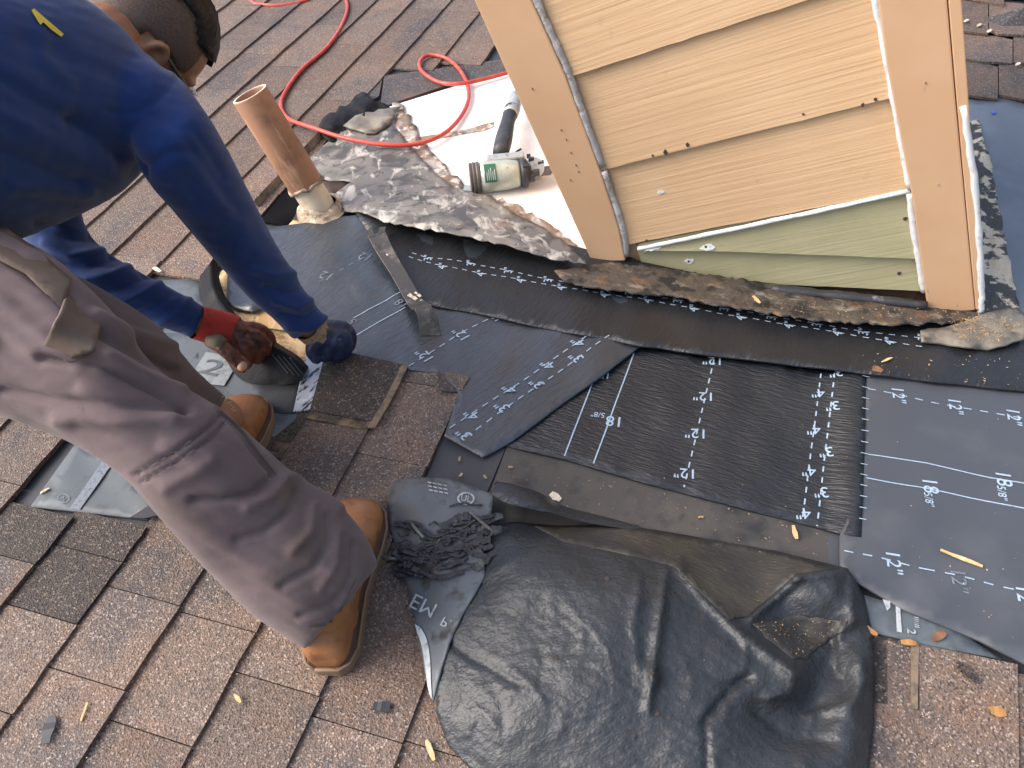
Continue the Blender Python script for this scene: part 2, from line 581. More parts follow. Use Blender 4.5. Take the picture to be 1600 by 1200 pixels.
m_under_old = M('old_blue_grey_underlayment', (0.105, 0.125, 0.137), [((0.06, 0.07, 0.075), 18, .5, .7, 4), ((0.16, 0.17, 0.165), 60, .62, .78, 4)],
                [((20, 160, 60), .3, .002, .9)], rough=0.5, spec=0.4)
m_flapfold = M('folded_black_membrane', (0.013, 0.014, 0.016), [((0.03, 0.03, 0.03), 12, .52, .68, 4)], [((30, 120, 60), .6, .003, .8)], rough=0.7, spec=0.15)
m_print = M('pale_blue_print', (0.36, 0.47, 0.58), [((0.25, 0.29, 0.33), 240, .55, .75, 3)], rough=0.55)
m_print_faint = M('faded_blue_print', (0.17, 0.20, 0.24), [((0.09, 0.1, 0.12), 160, .5, .7, 3)], rough=0.55)
m_print_dim = M('dim_print', (0.085, 0.095, 0.105), rough=0.6)
m_print_faded = M('worn_pale_print', (0.24, 0.27, 0.28), [((0.13, 0.15, 0.155), 50, .5, .7, 4)], rough=0.6)
m_print_white = M('off_white_print', (0.42, 0.45, 0.46), [((0.2, 0.21, 0.22), 90, .5, .7, 4)], rough=0.6)
m_osb = M('osb_sheathing', (0.60, 0.37, 0.17), [((0.76, 0.55, 0.30), (60, 25, 40), .45, .6, 2, .4), ((0.36, 0.20, 0.09), (50, 22, 40), .58, .68, 2, 1.6), ((0.16, 0.09, 0.05), 90, .68, .75, 2)],
          [((60, 25, 40), .4, .002, .4)], rough=0.75)
m_dark_wood = M('dark_sheathing', (0.05, 0.026, 0.015), [((0.015, 0.01, 0.008), 18, .45, .65, 4)], [(60, .4, .002)], rough=0.7)  # dark brown wood; at the pipe slots it carries their shade
m_white = M('white_weathered_board', (0.80, 0.79, 0.76), [((0.88, 0.87, 0.85), 9, .4, .6, 4), ((0.45, 0.27, 0.16), (16, 16, 16), .66, .74, 6)],
            [(50, .2, .002)], rough=0.6)
m_torn = M('torn_brown_paper', (0.24, 0.17, 0.12), [((0.62, 0.56, 0.50), 30, .50, .6, 7), ((0.07, 0.055, 0.048), 40, .52, .62, 7), ((0.36, 0.34, 0.32), 20, .52, .62, 6)], [(90, .5, .003)], rough=0.8)
m_flash = M('corroded_flashing', (0.15, 0.142, 0.13),
            [((0.23, 0.215, 0.19), 7, .42, .6, 5), ((0.075, 0.072, 0.07), (13, 20, 16), .50, .60, 8, .4, .8), ((0.46, 0.44, 0.39), (24, 15, 20), .55, .63, 10, .5, .7), ((0.04, 0.037, 0.034), (50, 36, 40), .61, .67, 8, .2, .6), ((0.17, 0.10, 0.065), 8, .58, .72, 6)],
            [(40, .15, .003), (160, .3, .0012)], rough=0.5, spec=0.5)
m_flash_grey = M('grey_bent_flashing', (0.16, 0.145, 0.118), [((0.27, 0.235, 0.18), 14, .5, .65, 5), ((0.08, 0.065, 0.05), 24, .54, .66, 5)], [(50, .4, .004)], rough=0.5, spec=0.5)
m_base_strip = M('rotten_base_flashing', (0.085, 0.068, 0.052), [((0.25, 0.22, 0.18), (16, 30, 20), .56, .66, 6), ((0.20, 0.11, 0.05), 28, .56, .68, 6), ((0.025, 0.022, 0.02), 20, .52, .62, 5)],
                 [(60, .7, .006), (200, .4, .002)], rough=0.75)
m_putty = M('flashing_with_tan_sealant', (0.06, 0.058, 0.055), [((0.58, 0.49, 0.37), (17, 17, 17), .49, .53, 5), ((0.3, 0.25, 0.2), 60, .64, .7, 4)], [(30, .8, .008), (150, .3, .002)], rough=0.7)
m_paint = M('tan_house_paint', (0.64, 0.425, 0.24), [((0.675, 0.46, 0.27), 4, .4, .65, 3), ((0.54, 0.37, 0.22), 26, .66, .78, 5)],
            [((3, 40, 120), .5, .003), ((120, 120, 120), .12, .001)], rough=0.55, spec=0.4)
m_trim = M('tan_trim_paint', (0.60, 0.375, 0.215), [((0.64, 0.415, 0.25), 5, .4, .65, 3), ((0.42, 0.25, 0.14), (60, 60, 25), .70, .78, 4)],
           [((30, 30, 6), .12, .002)], rough=0.5, spec=0.4)
m_green = M('olive_primed_board', (0.37, 0.345, 0.20), [((0.41, 0.38, 0.23), 6, .4, .65, 3), ((0.30, 0.26, 0.14), 30, .66, .76, 5)],
            [((3, 40, 125), .45, .003), ((120, 120, 120), .1, .001)], rough=0.55, spec=0.4)
m_caulk = M('white_caulk', (0.72, 0.74, 0.74), [((0.5, 0.5, 0.5), 40, .55, .7, 4)], [(60, .4, .003)], rough=0.5)
m_caulk_grey = M('dirty_grey_caulk', (0.42, 0.40, 0.38), [((0.62, 0.61, 0.6), 34, .5, .6, 4), ((0.3, 0.24, 0.19), 60, .55, .66, 4)], [(70, .5, .003)], rough=0.6)
m_nailhole = M('dark_nail_mark', (0.05, 0.035, 0.025), rough=0.8)  # dark brown for nail marks and holes
m_rubber = M('black_foam_sill', (0.035, 0.035, 0.037), [((0.28, 0.28, 0.28), (9, 9, 9), .6, .68, 5)], [(40, .3, .003)], rough=0.5)
m_pipe = M('painted_pipe', (0.33, 0.175, 0.10), [((0.20, 0.105, 0.062), 12, .5, .68, 5), ((0.46, 0.28, 0.18), (40, 40, 10), .56, .7, 4)], [(60, .15, .001)], rough=0.5, spec=0.45)
m_pvc = M('cream_pvc', (0.72, 0.63, 0.48), [((0.45, 0.34, 0.2), 16, .55, .7, 5)], [(40, .2, .002)], rough=0.45)
m_boot_rot = M('rotten_pipe_collar', (0.36, 0.29, 0.2), [((0.12, 0.09, 0.065), 40, .5, .64, 5), ((0.62, 0.56, 0.45), 60, .58, .68, 4)], [(70, .6, .004)], rough=0.75)
m_hose = M('red_rubber_hose', (0.55, 0.062, 0.042), [((0.62, 0.13, 0.09), 40, .5, .7, 4), ((0.3, 0.05, 0.04), 90, .62, .74, 3)], rough=0.42, spec=0.5)
m_steel = M('dark_worn_steel', (0.10, 0.09, 0.078), [((0.25, 0.22, 0.18), 26, .52, .68, 5), ((0.035, 0.03, 0.026), 18, .52, .7, 5)], [(120, .2, .001)], rough=0.36, metal=0.45, spec=0.5)
m_chip = M('pale_wood', (0.66, 0.42, 0.2), [((0.8, 0.6, 0.36), 120, .5, .7, 3), ((0.4, 0.2, 0.08), 60, .62, .75, 3)], rough=0.8)
m_sawdust = M('fresh_sawdust', (0.42, 0.26, 0.11), [((0.22, 0.12, 0.05), 60, .5, .65, 3)], rough=0.9)
m_dust = M('dull_sawdust', (0.34, 0.22, 0.12), [((0.5, 0.36, 0.2), 140, .5, .7, 2)], rough=0.9)
m_leaf = M('dry_orange_leaf', (0.40, 0.21, 0.075), [((0.36, 0.15, 0.04), 60, .5, .7, 3)], rough=0.7)
m_leaf_brown = M('dry_brown_leaf', (0.22, 0.11, 0.055), [((0.12, 0.06, 0.035), 60, .5, .7, 3)], rough=0.7)
m_scrap = M('black_membrane_scrap', (0.035, 0.037, 0.042), rough=0.45)
m_void = M('shade_black_membrane', (0.006, 0.006, 0.007), rough=0.95, spec=0.1)  # black membrane, the deep shade of the gap put into its colour
m_gun = M('pale_green_magnesium', (0.44, 0.50, 0.43), [((0.55, 0.6, 0.54), 30, .5, .7, 3), ((0.24, 0.26, 0.22), 70, .62, .74, 4)], rough=0.35, metal=0.25)
m_gun_silver = M('cast_silver_metal', (0.5, 0.52, 0.5), [((0.3, 0.3, 0.29), 50, .55, .7, 4)], rough=0.38, metal=0.5)
m_gun_black = M('black_grip_rubber', (0.03, 0.032, 0.036), [((0.055, 0.057, 0.06), 30, .5, .7, 3)], [(300, .3, .001)], rough=0.5)
m_gun_grey = M('grey_ribbed_cap', (0.14, 0.13, 0.125), rough=0.45, metal=0.3)
m_gun_label = M('dark_green_label', (0.03, 0.13, 0.075), rough=0.4)
m_skin = M('skin', (0.28, 0.135, 0.075), [((0.34, 0.175, 0.105), 30, .45, .65, 4), ((0.2, 0.09, 0.05), 60, .6, .75, 4)], [(300, .25, .0008)], rough=0.5, spec=0.4)
m_fade = M('cropped_hair_over_skin', (0.115, 0.07, 0.05), [((0.045, 0.034, 0.03), (300, 300, 300), .42, .65, 3), ((0.075, 0.055, 0.048), 14, .46, .66, 3)], [(400, .5, .001)], rough=0.7)
m_hair = M('black_hair', (0.010, 0.009, 0.010), [((0.02, 0.019, 0.019), (300, 60, 200), .5, .7, 3)], [((260, 50, 160), .8, .003)], rough=0.6, spec=0.25)
m_shirt = M('blue_jersey', (0.013, 0.039, 0.152), [((0.010, 0.029, 0.115), 7, .5, .7, 3)], [(700, .2, .0005), ((30, 14, 20), .25, .004, .5)], rough=0.8, spec=0.2, sheen=0.22)
m_yellow = M('yellow_print', (0.7, 0.55, 0.05), rough=0.6)
m_pants = M('taupe_work_twill', (0.132, 0.096, 0.097), [((0.158, 0.116, 0.116), 9, .45, .65, 4), ((0.09, 0.066, 0.055), 5, .55, .72, 4), ((0.07, 0.055, 0.05), 50, .72, .8, 3)],
            [(800, .2, .0005), ((22, 50, 30), .3, .004, .6)], rough=0.8, spec=0.2, sheen=0.15)
m_pants_khaki = M('faded_khaki_twill', (0.135, 0.102, 0.082), [((0.165, 0.125, 0.1), 16, .45, .62, 4), ((0.11, 0.08, 0.06), 40, .62, .75, 4)],
                  [(800, .2, .0005), ((50, 22, 30), .3, .003, .6)], rough=0.82, spec=0.2)
m_seam = M('dark_seam_thread', (0.07, 0.05, 0.05), rough=0.9)
m_boot = M('tan_leather', (0.27, 0.112, 0.042), [((0.34, 0.155, 0.062), 20, .45, .65, 4), ((0.15, 0.06, 0.026), 30, .55, .72, 5)], [((50, 50, 50), .35, .003), (300, .2, .0006)], rough=0.48, spec=0.45)
m_sole = M('worn_tan_sole', (0.2, 0.13, 0.08), [((0.16, 0.11, 0.075), 40, .5, .7, 4)], [(80, .3, .002)], rough=0.75)
m_glove_blue = M('blue_latex_glove', (0.018, 0.026, 0.065), [((0.03, 0.05, 0.12), 40, .5, .65, 4)], [(160, .5, .002)], rough=0.42, spec=0.5)
m_glove_band = M('khaki_knit_cuff', (0.34, 0.24, 0.15), [((0.2, 0.13, 0.08), 120, .5, .65, 3)], [(300, .5, .001)], rough=0.9)
m_cuff_red = M('red_knit_cuff', (0.40, 0.035, 0.025), [((0.28, 0.022, 0.018), 60, .5, .7, 3)], [((500, 120, 300), .6, .001)], rough=0.85)
m_glove_brown = M('brown_coated_glove', (0.15, 0.042, 0.024), [((0.045, 0.022, 0.016), 36, .48, .62, 5), ((0.26, 0.085, 0.05), 50, .56, .7, 4)], [(140, .5, .002)], rough=0.5, spec=0.45)
m_glove_palm = M('olive_glove_knit', (0.16, 0.13, 0.085), [((0.09, 0.07, 0.045), 60, .5, .7, 3)], [(200, .4, .001)], rough=0.8)
m_tip = M('worn_pale_fingertip', (0.5, 0.30, 0.2), rough=0.6)
m_lens = M('dark_frame_plastic', (0.05, 0.05, 0.055), rough=0.25)
m_tape = M('silver_release_strip', (0.42, 0.45, 0.50), [((0.03, 0.03, 0.035), (140, 26, 60), .53, .60, 6, -.25), ((0.6, 0.62, 0.66), 40, .55, .7, 3)], [(120, .4, .002)], rough=0.35, metal=0.2)
m_ground = M('dry_lawn', (0.07, 0.085, 0.035), [((0.12, 0.10, 0.05), 0.5, .45, .65, 6)], rough=0.9)
m_fascia = M('fascia_paint', (0.6, 0.4, 0.22), rough=0.6)

# ------------------------------------------------------------------ setting: ground and roof
obj('ground', [(-120, -120, -4), (120, -120, -4), (120, 120, -4), (-120, 120, -4)], [(0, 1, 2, 3)], m_ground, kind='structure')
UMIN, UMAX, VMIN, VMAX = -4.6, 1.9, -1.6, 5.6
mb = MB(); mb.prism([Lw(UMIN, VMIN, -.03), Lw(UMAX, VMIN, -.03), Lw(UMAX, VMAX, -.03), Lw(UMIN, VMAX, -.03)], NN * 0.026)
roof = mb.build('roof', m_felt2, kind='structure')
mb = MB(); mb.prism([Lw(UMAX + .002, VMIN, -.2), Lw(UMAX + .027, VMIN, -.2), Lw(UMAX + .027, VMAX, -.2), Lw(UMAX + .002, VMAX, -.2)], NN * 0.2)
mb.build('fascia_board', m_fascia, roof)

# torn-off area (photo outline): no shingles there
TORN = [(225, 442), (312, 436), (345, 392), (440, 268), (512, 192), (596, 168), (604, 116), (786, 104), (880, -160), (1750, -160), (1750, 1060),
        (1600, 1040), (1440, 1008), (1372, 985), (1300, 1010), (1250, 1010), (690, 800), (668, 740), (716, 613), (684, 576), (632, 569), (508, 543), (478, 650), (430, 735), (330, 640), (250, 640)]
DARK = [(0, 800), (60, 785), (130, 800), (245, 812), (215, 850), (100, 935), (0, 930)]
STRIPE = [(45, 790), (121, 688), (260, 740), (245, 805), (126, 800)]
DIRTY = [(395, 705), (440, 690), (478, 640), (480, 655), (430, 735)]
E0 = 0.1258 * H
U0 = -1.4005 * H
JOINTS = {}   # explicit joint positions on the rows near the camera (photo points)
for p in [(236, 937), (149, 1067), (345, 976), (231, 1146), (436, 1072), (560, 1143), (147, 869), (612, 722), (526, 661), (700, 1180), (60, 960), (480, 770), (400, 880)]:
    u, v = UVp(*p); JOINTS.setdefault(int(math.floor((u - U0) / E0)), []).append(v)

def allowed(u, v):
    p = Lw(u, v)
    d = (p - CAM) @ W
    if d[2] < 0.25: return True
    if v > 2.4 and -.3 < u < .42: return True
    x, y = 800 + F * d[0] / d[2], 600 + F * d[1] / d[2]
    if inpoly(np.array([x]), np.array([y]), TORN)[0]: return False
    if inpoly(np.array([x]), np.array([y]), STRIPE)[0]: return False
    return True

tabs = []
rj = random.Random(3)
for k in range(int((UMIN - U0) / E0), int((UMAX - U0) / E0)):
    u0 = U0 + k * E0; um = u0 + E0 / 2
    vs = []
    cuts = sorted(JOINTS.get(k, []))
    v = VMIN + rj.uniform(0, .25)
    while v < VMAX:
        if not cuts or all(abs(v - c) > .13 for c in cuts): vs.append(v)
        v += rj.choice([.17, .21, .26, .30, .34])
    vs = sorted(vs + cuts)
    for a, b in zip(vs[:-1], vs[1:]):
        # split into allowed runs
        st = None
        ss = np.arange(a, b + 1e-6, (b - a) / 12)
        ok = [allowed(um, s) for s in ss]
        i = 0
        while i < len(ss):
            if ok[i]:
                j = i
                while j + 1 < len(ss) and ok[j + 1]: j += 1
                if ss[j] - ss[i] > .03: tabs.append((u0, float(ss[i]), float(ss[j])))
                i = j + 1
            else: i += 1

def tab_mesh(u0, v0, v1, rnd):
    """one shingle tab: tilted slab, butt edge 6 mm proud of the tab below, slightly wavy edge"""
    g = 0.0009
    n = 4
    lift = rnd.uniform(0, .0016)
    top, bot = [], []
    v, f = [], []
    for i in range(n + 1):
        vv = v0 + g + (v1 - v0 - 2 * g) * i / n
        e = rnd.uniform(-.0016, .0016)
        v += [Lw(u0 - .012, vv, .0035), Lw(u0 + E0 - .0015 + e, vv, .0095 + lift + rnd.uniform(0, .0007)), Lw(u0 + E0 - .0015 + e, vv, .0005), Lw(u0 - .012, vv, -.001)]
    for i in range(n):
        a = 4 * i; b = 4 * (i + 1)
        f += [(a, a + 1, b + 1, b), (a + 1, a + 2, b + 2, b + 1), (a, b, b + 3, a + 3)]
    f += [(0, 3, 2, 1), (4 * n, 4 * n + 1, 4 * n + 2, 4 * n + 3)]
    return v, f

def tabsize(t):
    p = Lw(t[0] + E0 / 2, (t[1] + t[2]) / 2)
    d = (p - CAM) @ W
    if d[2] < .2: return -1
    x, y = 800 + F * d[0] / d[2], 600 + F * d[1] / d[2]
    vis = -60 < x < 1660 and -60 < y < 1260
    return ((t[2] - t[1]) * E0 / d[2] ** 2) + (10 if vis else 0)
tabs.sort(key=lambda t: -tabsize(t))
rest = MB()
for i, t in enumerate(tabs):
    rnd = random.Random(i)
    v, f = tab_mesh(*t, rnd)
    if i < 285:
        x, y = proj(Lw(t[0] + E0 / 2, (t[1] + t[2]) / 2))
        q = lambda pl: inpoly(np.array([x]), np.array([y]), pl)[0]
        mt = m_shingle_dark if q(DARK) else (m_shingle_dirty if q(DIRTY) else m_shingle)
        obj('shingle', v, f, mt, roof)
    else: rest.add(v, f)
rest.build('shingle_field', m_shingle, roof, kind='stuff')

def flat_piece(name, poly, h, th, mat, parent, **k):
    return sheet(name, poly, h, mat, parent, step=30, th=th, smooth=False, **k)

# exposed tabs the crew has uncovered or cut, drawn one by one
flat_piece('shingle', [(511, 543), (630, 569), (606, 618), (582, 657), (560, 655), (484, 640)], 0.013, .006, m_shingle_dark, roof, label='dark unweathered shingle next to the silver strip')
flat_piece('tar_strip', [(479, 549), (509, 545), (488, 640), (458, 643)], 0.0115, .004, m_tape, roof)
flat_piece('sealant_strip', [(627, 571), (638, 571), (612, 624), (586, 668), (574, 668), (604, 618)], 0.0145, .003, m_sealline, roof)
flat_piece('shingle', [(484, 641), (560, 655), (582, 659), (574, 672), (478, 653)], 0.0105, .005, m_shingle_dirty, roof)
flat_piece('shingle', [(440, 640), (486, 642), (476, 655), (428, 735), (398, 720), (410, 690)], 0.0065, .005, m_shingle_dirty, roof)
mb = MB(); mb.prism([P(684, 576, .014), P(714, 612, .014), P(690, 611, .021), P(685, 596, .022)], -NN * .003)
mb.build('folded_corner', m_shingle_grey, roof)
# faded grey tabs above the white board, shadow put into their colour, and the tabs of the next slope behind the chase
for poly in ([(600, 118), (690, 106), (688, 136), (594, 168)], [(690, 106), (790, 92), (795, 112), (688, 136)], [(540, 150), (598, 120), (592, 150), (516, 190)]):
    flat_piece('shingle', poly, .008, .006, m_shingle_grey, roof)
rows = [[(1490, -60), (1720, -60), (1720, 8), (1490, -8)], [(1490, -4), (1560, 2), (1640, 10), (1720, 16), (1720, 58), (1560, 53), (1490, 46)],
        [(1490, 49), (1560, 57), (1720, 62), (1720, 100), (1590, 98), (1540, 96), (1490, 88)], [(1490, 91), (1540, 99), (1720, 104), (1720, 162), (1600, 155), (1510, 148), (1490, 147)]]
for i, r in enumerate(rows):
    cut = [1570, 1545, 1583, 1560][i]
    for a, b in ((1400, cut - 1), (cut + 1, 1800)):
        q = []
        for x, y in r: q.append((min(max(x, a), b), y))
        tb = lambda x, y: .006 + .010 * np.clip((y - [(-60), 0, 52, 95][i]) / 50, 0, 1)
        sheet('shingle', q, tb, m_shingle, roof, step=25, th=.007, smooth=False)
mb = MB()
mb.add([P(1535, 30, .012), P(1600, 12, .05), P(1640, 8, .06), P(1650, 40, .014), P(1563, 42, .012),
        P(1535, 33, .008), P(1600, 16, .044), P(1640, 12, .054), P(1650, 44, .008), P(1563, 45, .008)],
       [(0, 1, 4), (1, 2, 3, 4), (5, 9, 6), (6, 9, 8, 7), (0, 5, 6, 1), (1, 6, 7, 2), (3, 8, 9, 4), (4, 9, 5, 0), (2, 7, 8, 3)])
mb.build('loose_shingle', m_shingle_grey, label='curled up shingle corner lifting off the roof behind the chase', cat='shingle')

# lower right tabs beside the crumpled sheet
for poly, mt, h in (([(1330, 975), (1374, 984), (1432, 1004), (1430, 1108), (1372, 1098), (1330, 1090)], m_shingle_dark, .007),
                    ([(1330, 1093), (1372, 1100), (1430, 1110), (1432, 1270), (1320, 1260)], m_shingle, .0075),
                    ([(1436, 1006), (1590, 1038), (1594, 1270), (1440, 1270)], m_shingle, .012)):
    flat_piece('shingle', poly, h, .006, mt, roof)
flat_piece('sealant_strip', [(1424, 1002), (1436, 1005), (1434, 1108), (1424, 1106)], .0128, .003, m_sealline, roof)

# ------------------------------------------------------------------ old felt and sheathing
flat_piece('old_felt', [(560, 860), (650, 760), (668, 742), (718, 615), (790, 700), (764, 762), (700, 900), (800, 1000), (600, 1000)], .0005, .003, m_felt2, None,
           label='dark old felt exposed right of the cut shingle edge', cat='roofing felt')
flat_piece('old_felt', [(793, 695), (930, 700), (1330, 800), (1312, 838), (1296, 836), (1296, 895), (1400, 1010), (900, 1010), (705, 902), (768, 764)], .0025, .003, m_felt, None,
           label='brownish dusty old felt band above the crumpled sheet', cat='roofing felt')
flat_piece('old_felt', [(1294, 833), (1314, 836), (1314, 900), (1294, 895)], .0045, .003, m_under_d, None, label='narrow grey strip edge beside the crumpled sheet corner', cat='roofing felt')
sheet('exposed_sheathing', ragged([(322, 470), (345, 425), (362, 405), (372, 440), (420, 470), (520, 490), (520, 560), (464, 566), (420, 545)], 3, 14, 2), .0005, m_osb, None, step=30, th=.003, smooth=False,
      label='bare yellow wood sheathing showing through the hole by the hands', cat='wood panel')
MBl = MB(); MBl.tube([P(390, 509, .006), P(420, 514, .007), P(450, 518, .006)], .0022, 6)
MBl.build('green_twig', M('green_twig', (.06, .12, .03), rough=.7), label='thin green stem lying across the bare yellow sheathing', cat='twig')
# left torn strip under the worker's far side
s1 = sheet('old_underlayment', [(228, 440), (312, 434), (330, 480), (318, 560), (240, 560), (200, 520)], flat_h(.004, 4), m_under_old, None, step=16,
           label='old blue grey underlayment under the ragged shingle edge beside the left sleeve', cat='underlayment')
s2 = sheet('old_underlayment', [(240, 520), (340, 522), (400, 585), (480, 594), (470, 648), (420, 690), (330, 660), (285, 600)], flat_h(.006, 5), m_under_old, None, step=14,
           label='old blue grey underlayment with a large printed figure 2 under the gloved hand', cat='underlayment')
pr = Print(.0072)
pr.poly([(297, 597), (324, 554), (345, 558), (370, 577), (352, 607), (320, 604)])
pr.build(s2, m_print_faded, 'printed_block')
pr = Print(.0085); pr.text('2', 333, 580, (1, .22), .042, squash=1.7)
pr.build(s2, m_under_old, 'printed_figure')
sheet('old_felt', [(395, 598), (478, 602), (462, 644), (440, 645), (385, 640)], flat_h(.0095, 6), m_felt2, None, step=16,
      label='dark felt patch in front of the upturned membrane flap', cat='roofing felt')
s3 = sheet('old_underlayment', [(47, 792), (120, 690), (200, 720), (240, 790), (230, 812), (127, 800)], flat_h(.004, 7), m_under_old, None, step=14,
           label='blue grey underlayment strip showing between shingles left of the near leg', cat='underlayment')
pr = Print(.0056); pr.poly([(112, 797), (127, 800), (182, 722), (168, 716)]); pr.build(s3, m_print_faint, 'printed_stripe')
pr = Print(.0056)
pr.line([(102 + 9 * math.cos(a), 782 + 7 * math.sin(a)) for a in np.linspace(0, math.tau, 15)], .0018)
pr.line([(97, 784), (102, 779), (102, 786), (107, 781)], .0018)
pr.build(s3, m_print_faint, 'printed_emblem')
flat_piece('membrane_scrap', [(203, 808), (232, 790), (255, 797), (250, 804), (225, 810)], .017, .003, m_scrap, None, label='small black membrane scrap lying at the edge of the near trouser leg', cat='scrap')
s4 = sheet('old_underlayment', [(1335, 925), (1410, 948), (1440, 958), (1470, 968), (1565, 1030), (1450, 1008), (1372, 990), (1330, 985)], flat_h(.0125, 8), m_under_old, None, step=14,
           label='grey underlayment scrap with white bars under the right sheet edge', cat='underlayment')
pr = Print(.0148); pr.poly([(1394, 952), (1401, 954), (1404, 996), (1396, 994)]); pr.poly([(1374, 944), (1386, 947), (1386, 957), (1381, 962)])
pr.text('ıııııı', 1428, 980, (.1, 1), .010); pr.text('2', 1418, 994, (.1, 1), .012)
pr.build(s4, m_print_white)

# ------------------------------------------------------------------ new underlayment sheets
UL = 'underlayment'
fd = flat_h(.0045, 11, .0015, 170)
shD = sheet('underlayment_sheet', [(1349, 575), (1600, 600), (1720, 615), (1720, 1095), (1600, 1037), (1530, 1001), (1410, 952), (1330, 905), (1312, 890), (1312, 836), (1330, 800)], lambda x, y: fd(x, y) + .012 * (y > 0), m_under_d, None, step=16,
            label='dull grey underlayment sheet with 12 and 18 5/8 marks at the right edge', cat=UL)
hD = lambda x, y: fd(x, y) + .012
p = Print(hD)
p.line([(1352, 617), (1450, 637), (1600, 664), (1640, 672)], .0022, (.014, .014))
for x, y in ((1398, 627), (1487, 643), (1577, 660)): p.text('12"', x, y, (.16, 1), .022)
p.line([(1352, 719), (1441, 733), (1539, 756), (1600, 767), (1640, 776)]); p.line([(1349, 756), (1431, 770), (1600, 805), (1640, 814)])
p.text('18⅝"' if False else '18', 1447, 768, (.16, 1), .024); p.text('5/8"', 1445, 790, (.16, 1), .013)
p.text('18', 1560, 758, (.16, 1), .024); p.text('5/8"', 1558, 780, (.16, 1), .013)
p.line([(1315, 868), (1440, 897), (1600, 935), (1640, 945)], .0022, (.014, .014))
p.text('12"', 1390, 887, (.16, 1), .022); p.text('12"', 1592, 942, (.16, 1), .022)
p.build(shD, m_print)
p = Print(hD); p.text('12"', 1490, 916, (.16, 1), .022); p.build(shD, m_print_faint)
fc = flat_h(.0065, 12, .0014, 120)
shC = sheet('underlayment_sheet', [(905, 535), (1010, 543), (1180, 562), (1353, 584), (1351, 700), (1346, 839), (1310, 833), (1180, 800), (1000, 753), (882, 718), (760, 690), (840, 620)], lambda x, y: fc(x, y) + .0120 * np.clip((x - 1290) / 40, 0, 1), m_under_c, None, step=13,
            label='ribbed black underlayment strip with rows of 12, 3 and 4 inch marks', cat=UL)
hC = lambda x, y: fc(x, y) + .0120 * np.clip((x - 1290) / 40, 0, 1)
p = Print(hC)
p.line([(1118, 552), (1068, 765)], .0026, (.014, .013))
for x, y in ((1113, 568), (1099, 622), (1087, 680), (1070, 742)): p.text('12"', x, y, (-1, -.1), .022)
p.line([(1283, 574), (1252, 818)], .0026, (.013, .013)); p.line([(1303, 576), (1275, 826)], .0026, (.013, .013))
for x, y in ((1276, 618), (1269, 675), (1262, 738), (1253, 805)): p.text('4"', x, y, (-1, -.05), .022)
for x, y in ((1303, 589), (1298, 640), (1289, 709), (1281, 772)): p.text('3"', x, y, (-1, -.05), .022)
p.line([(928, 596), (882, 717)], .0026); p.line([(990, 556), (927, 729)], .0026)
p.text('18', 960, 662, (-1, -.12), .024); p.text('5/8"', 934, 652, (-1, -.12), .012); p.text('1"', 946, 590, (-1, -.12), .018)
for k in range(14):
    y = 598 + k * 17; p.line([(1343 - k * .4, y), (1354 - k * .4, y + 2)], .0016)
p.build(shC, m_print)
HOLEA = [(560, 336), (600, 352), (760, 380), (1000, 470), (1000, 541), (940, 588), (880, 630), (800, 690), (755, 715), (694, 681), (716, 616), (690, 585), (620, 575), (540, 560),
         (505, 530), (470, 500), (415, 478), (395, 487), (366, 482), (353, 470), (356, 418), (372, 388), (420, 355), (478, 348), (505, 350), (535, 338)]
bumpA = tps([(560, 345, .03), (600, 380, .012), (520, 340, .02), (450, 370, .008), (380, 440, .004), (360, 470, .01), (395, 487, .012), (640, 500, .006), (580, 450, .007), (700, 560, .006), (755, 715, .01),
             (694, 681, .016), (716, 616, .012), (900, 560, .014), (1000, 530, .018), (800, 640, .012), (620, 575, .008), (505, 530, .006), (820, 500, .006), (470, 430, .006), (700, 440, .006), (880, 630, .015), (800, 690, .013)], .02)
hA = lambda x, y: bumpA(x, y) + .0012 * waves(x, y, 21, 90) + .0011 * waves(x, y, 22, 26, aniso=(.9, 3)) * np.exp(-((x - 650) ** 2 + (y - 450) ** 2) / 90 ** 2)
shA = sheet('underlayment_sheet', HOLEA, hA, m_under_a, None, step=9, label='glossy black underlayment sheet under the pry bar, cut to a point', cat=UL)
p = Print(hA)
p.line([(640, 577), (672, 555), (722, 522), (780, 492)], .0024, (.014, .013))
for x, y in ((722, 525), (665, 559)): p.text('12"', x, y, (-.7, -.62), .023)
p.text('12"', 775, 497, (-.7, -.62), .018)
p.line([(704, 677), (921, 530)], .0024, (.014, .013)); p.line([(727, 690), (952, 533)], .0024, (.014, .013))
for x, y in ((904, 542), (857, 576), (798, 613), (739, 655)): p.text('4"', x, y, (-.75, -.62), .023)
for x, y in ((901, 566), (840, 606), (786, 643), (727, 685)): p.text('3"', x, y, (-.75, -.62), .023)
p.line([(553, 500), (628, 459)], .0022); p.line([(555, 528), (634, 485)], .0022)
p.build(shA, m_print)
p = Print(hA); p.text('12', 572, 407, (-.9, -.3), .024); p.text('12', 512, 436, (-.9, -.3), .024); p.text('18', 628, 479, (-.7, -.6), .022); p.text('5', 552, 505, (-.7, -.6), .02)
p.line([(500, 445), (590, 398)], .0022, (.014, .013)); p.build(shA, m_print_faint)
hB0 = tps([(560, 338, .034), (600, 400, .014), (660, 478, .009), (850, 513, .012), (1000, 541, .021), (1350, 586, .026), (1600, 612, .024), (1700, 620, .024), (700, 380, .012), (900, 430, .014), (1100, 480, .018), (1300, 520, .02), (1600, 540, .02)], .02)
hB = lambda x, y: hB0(x, y) + .001 * waves(x, y, 31, 110)
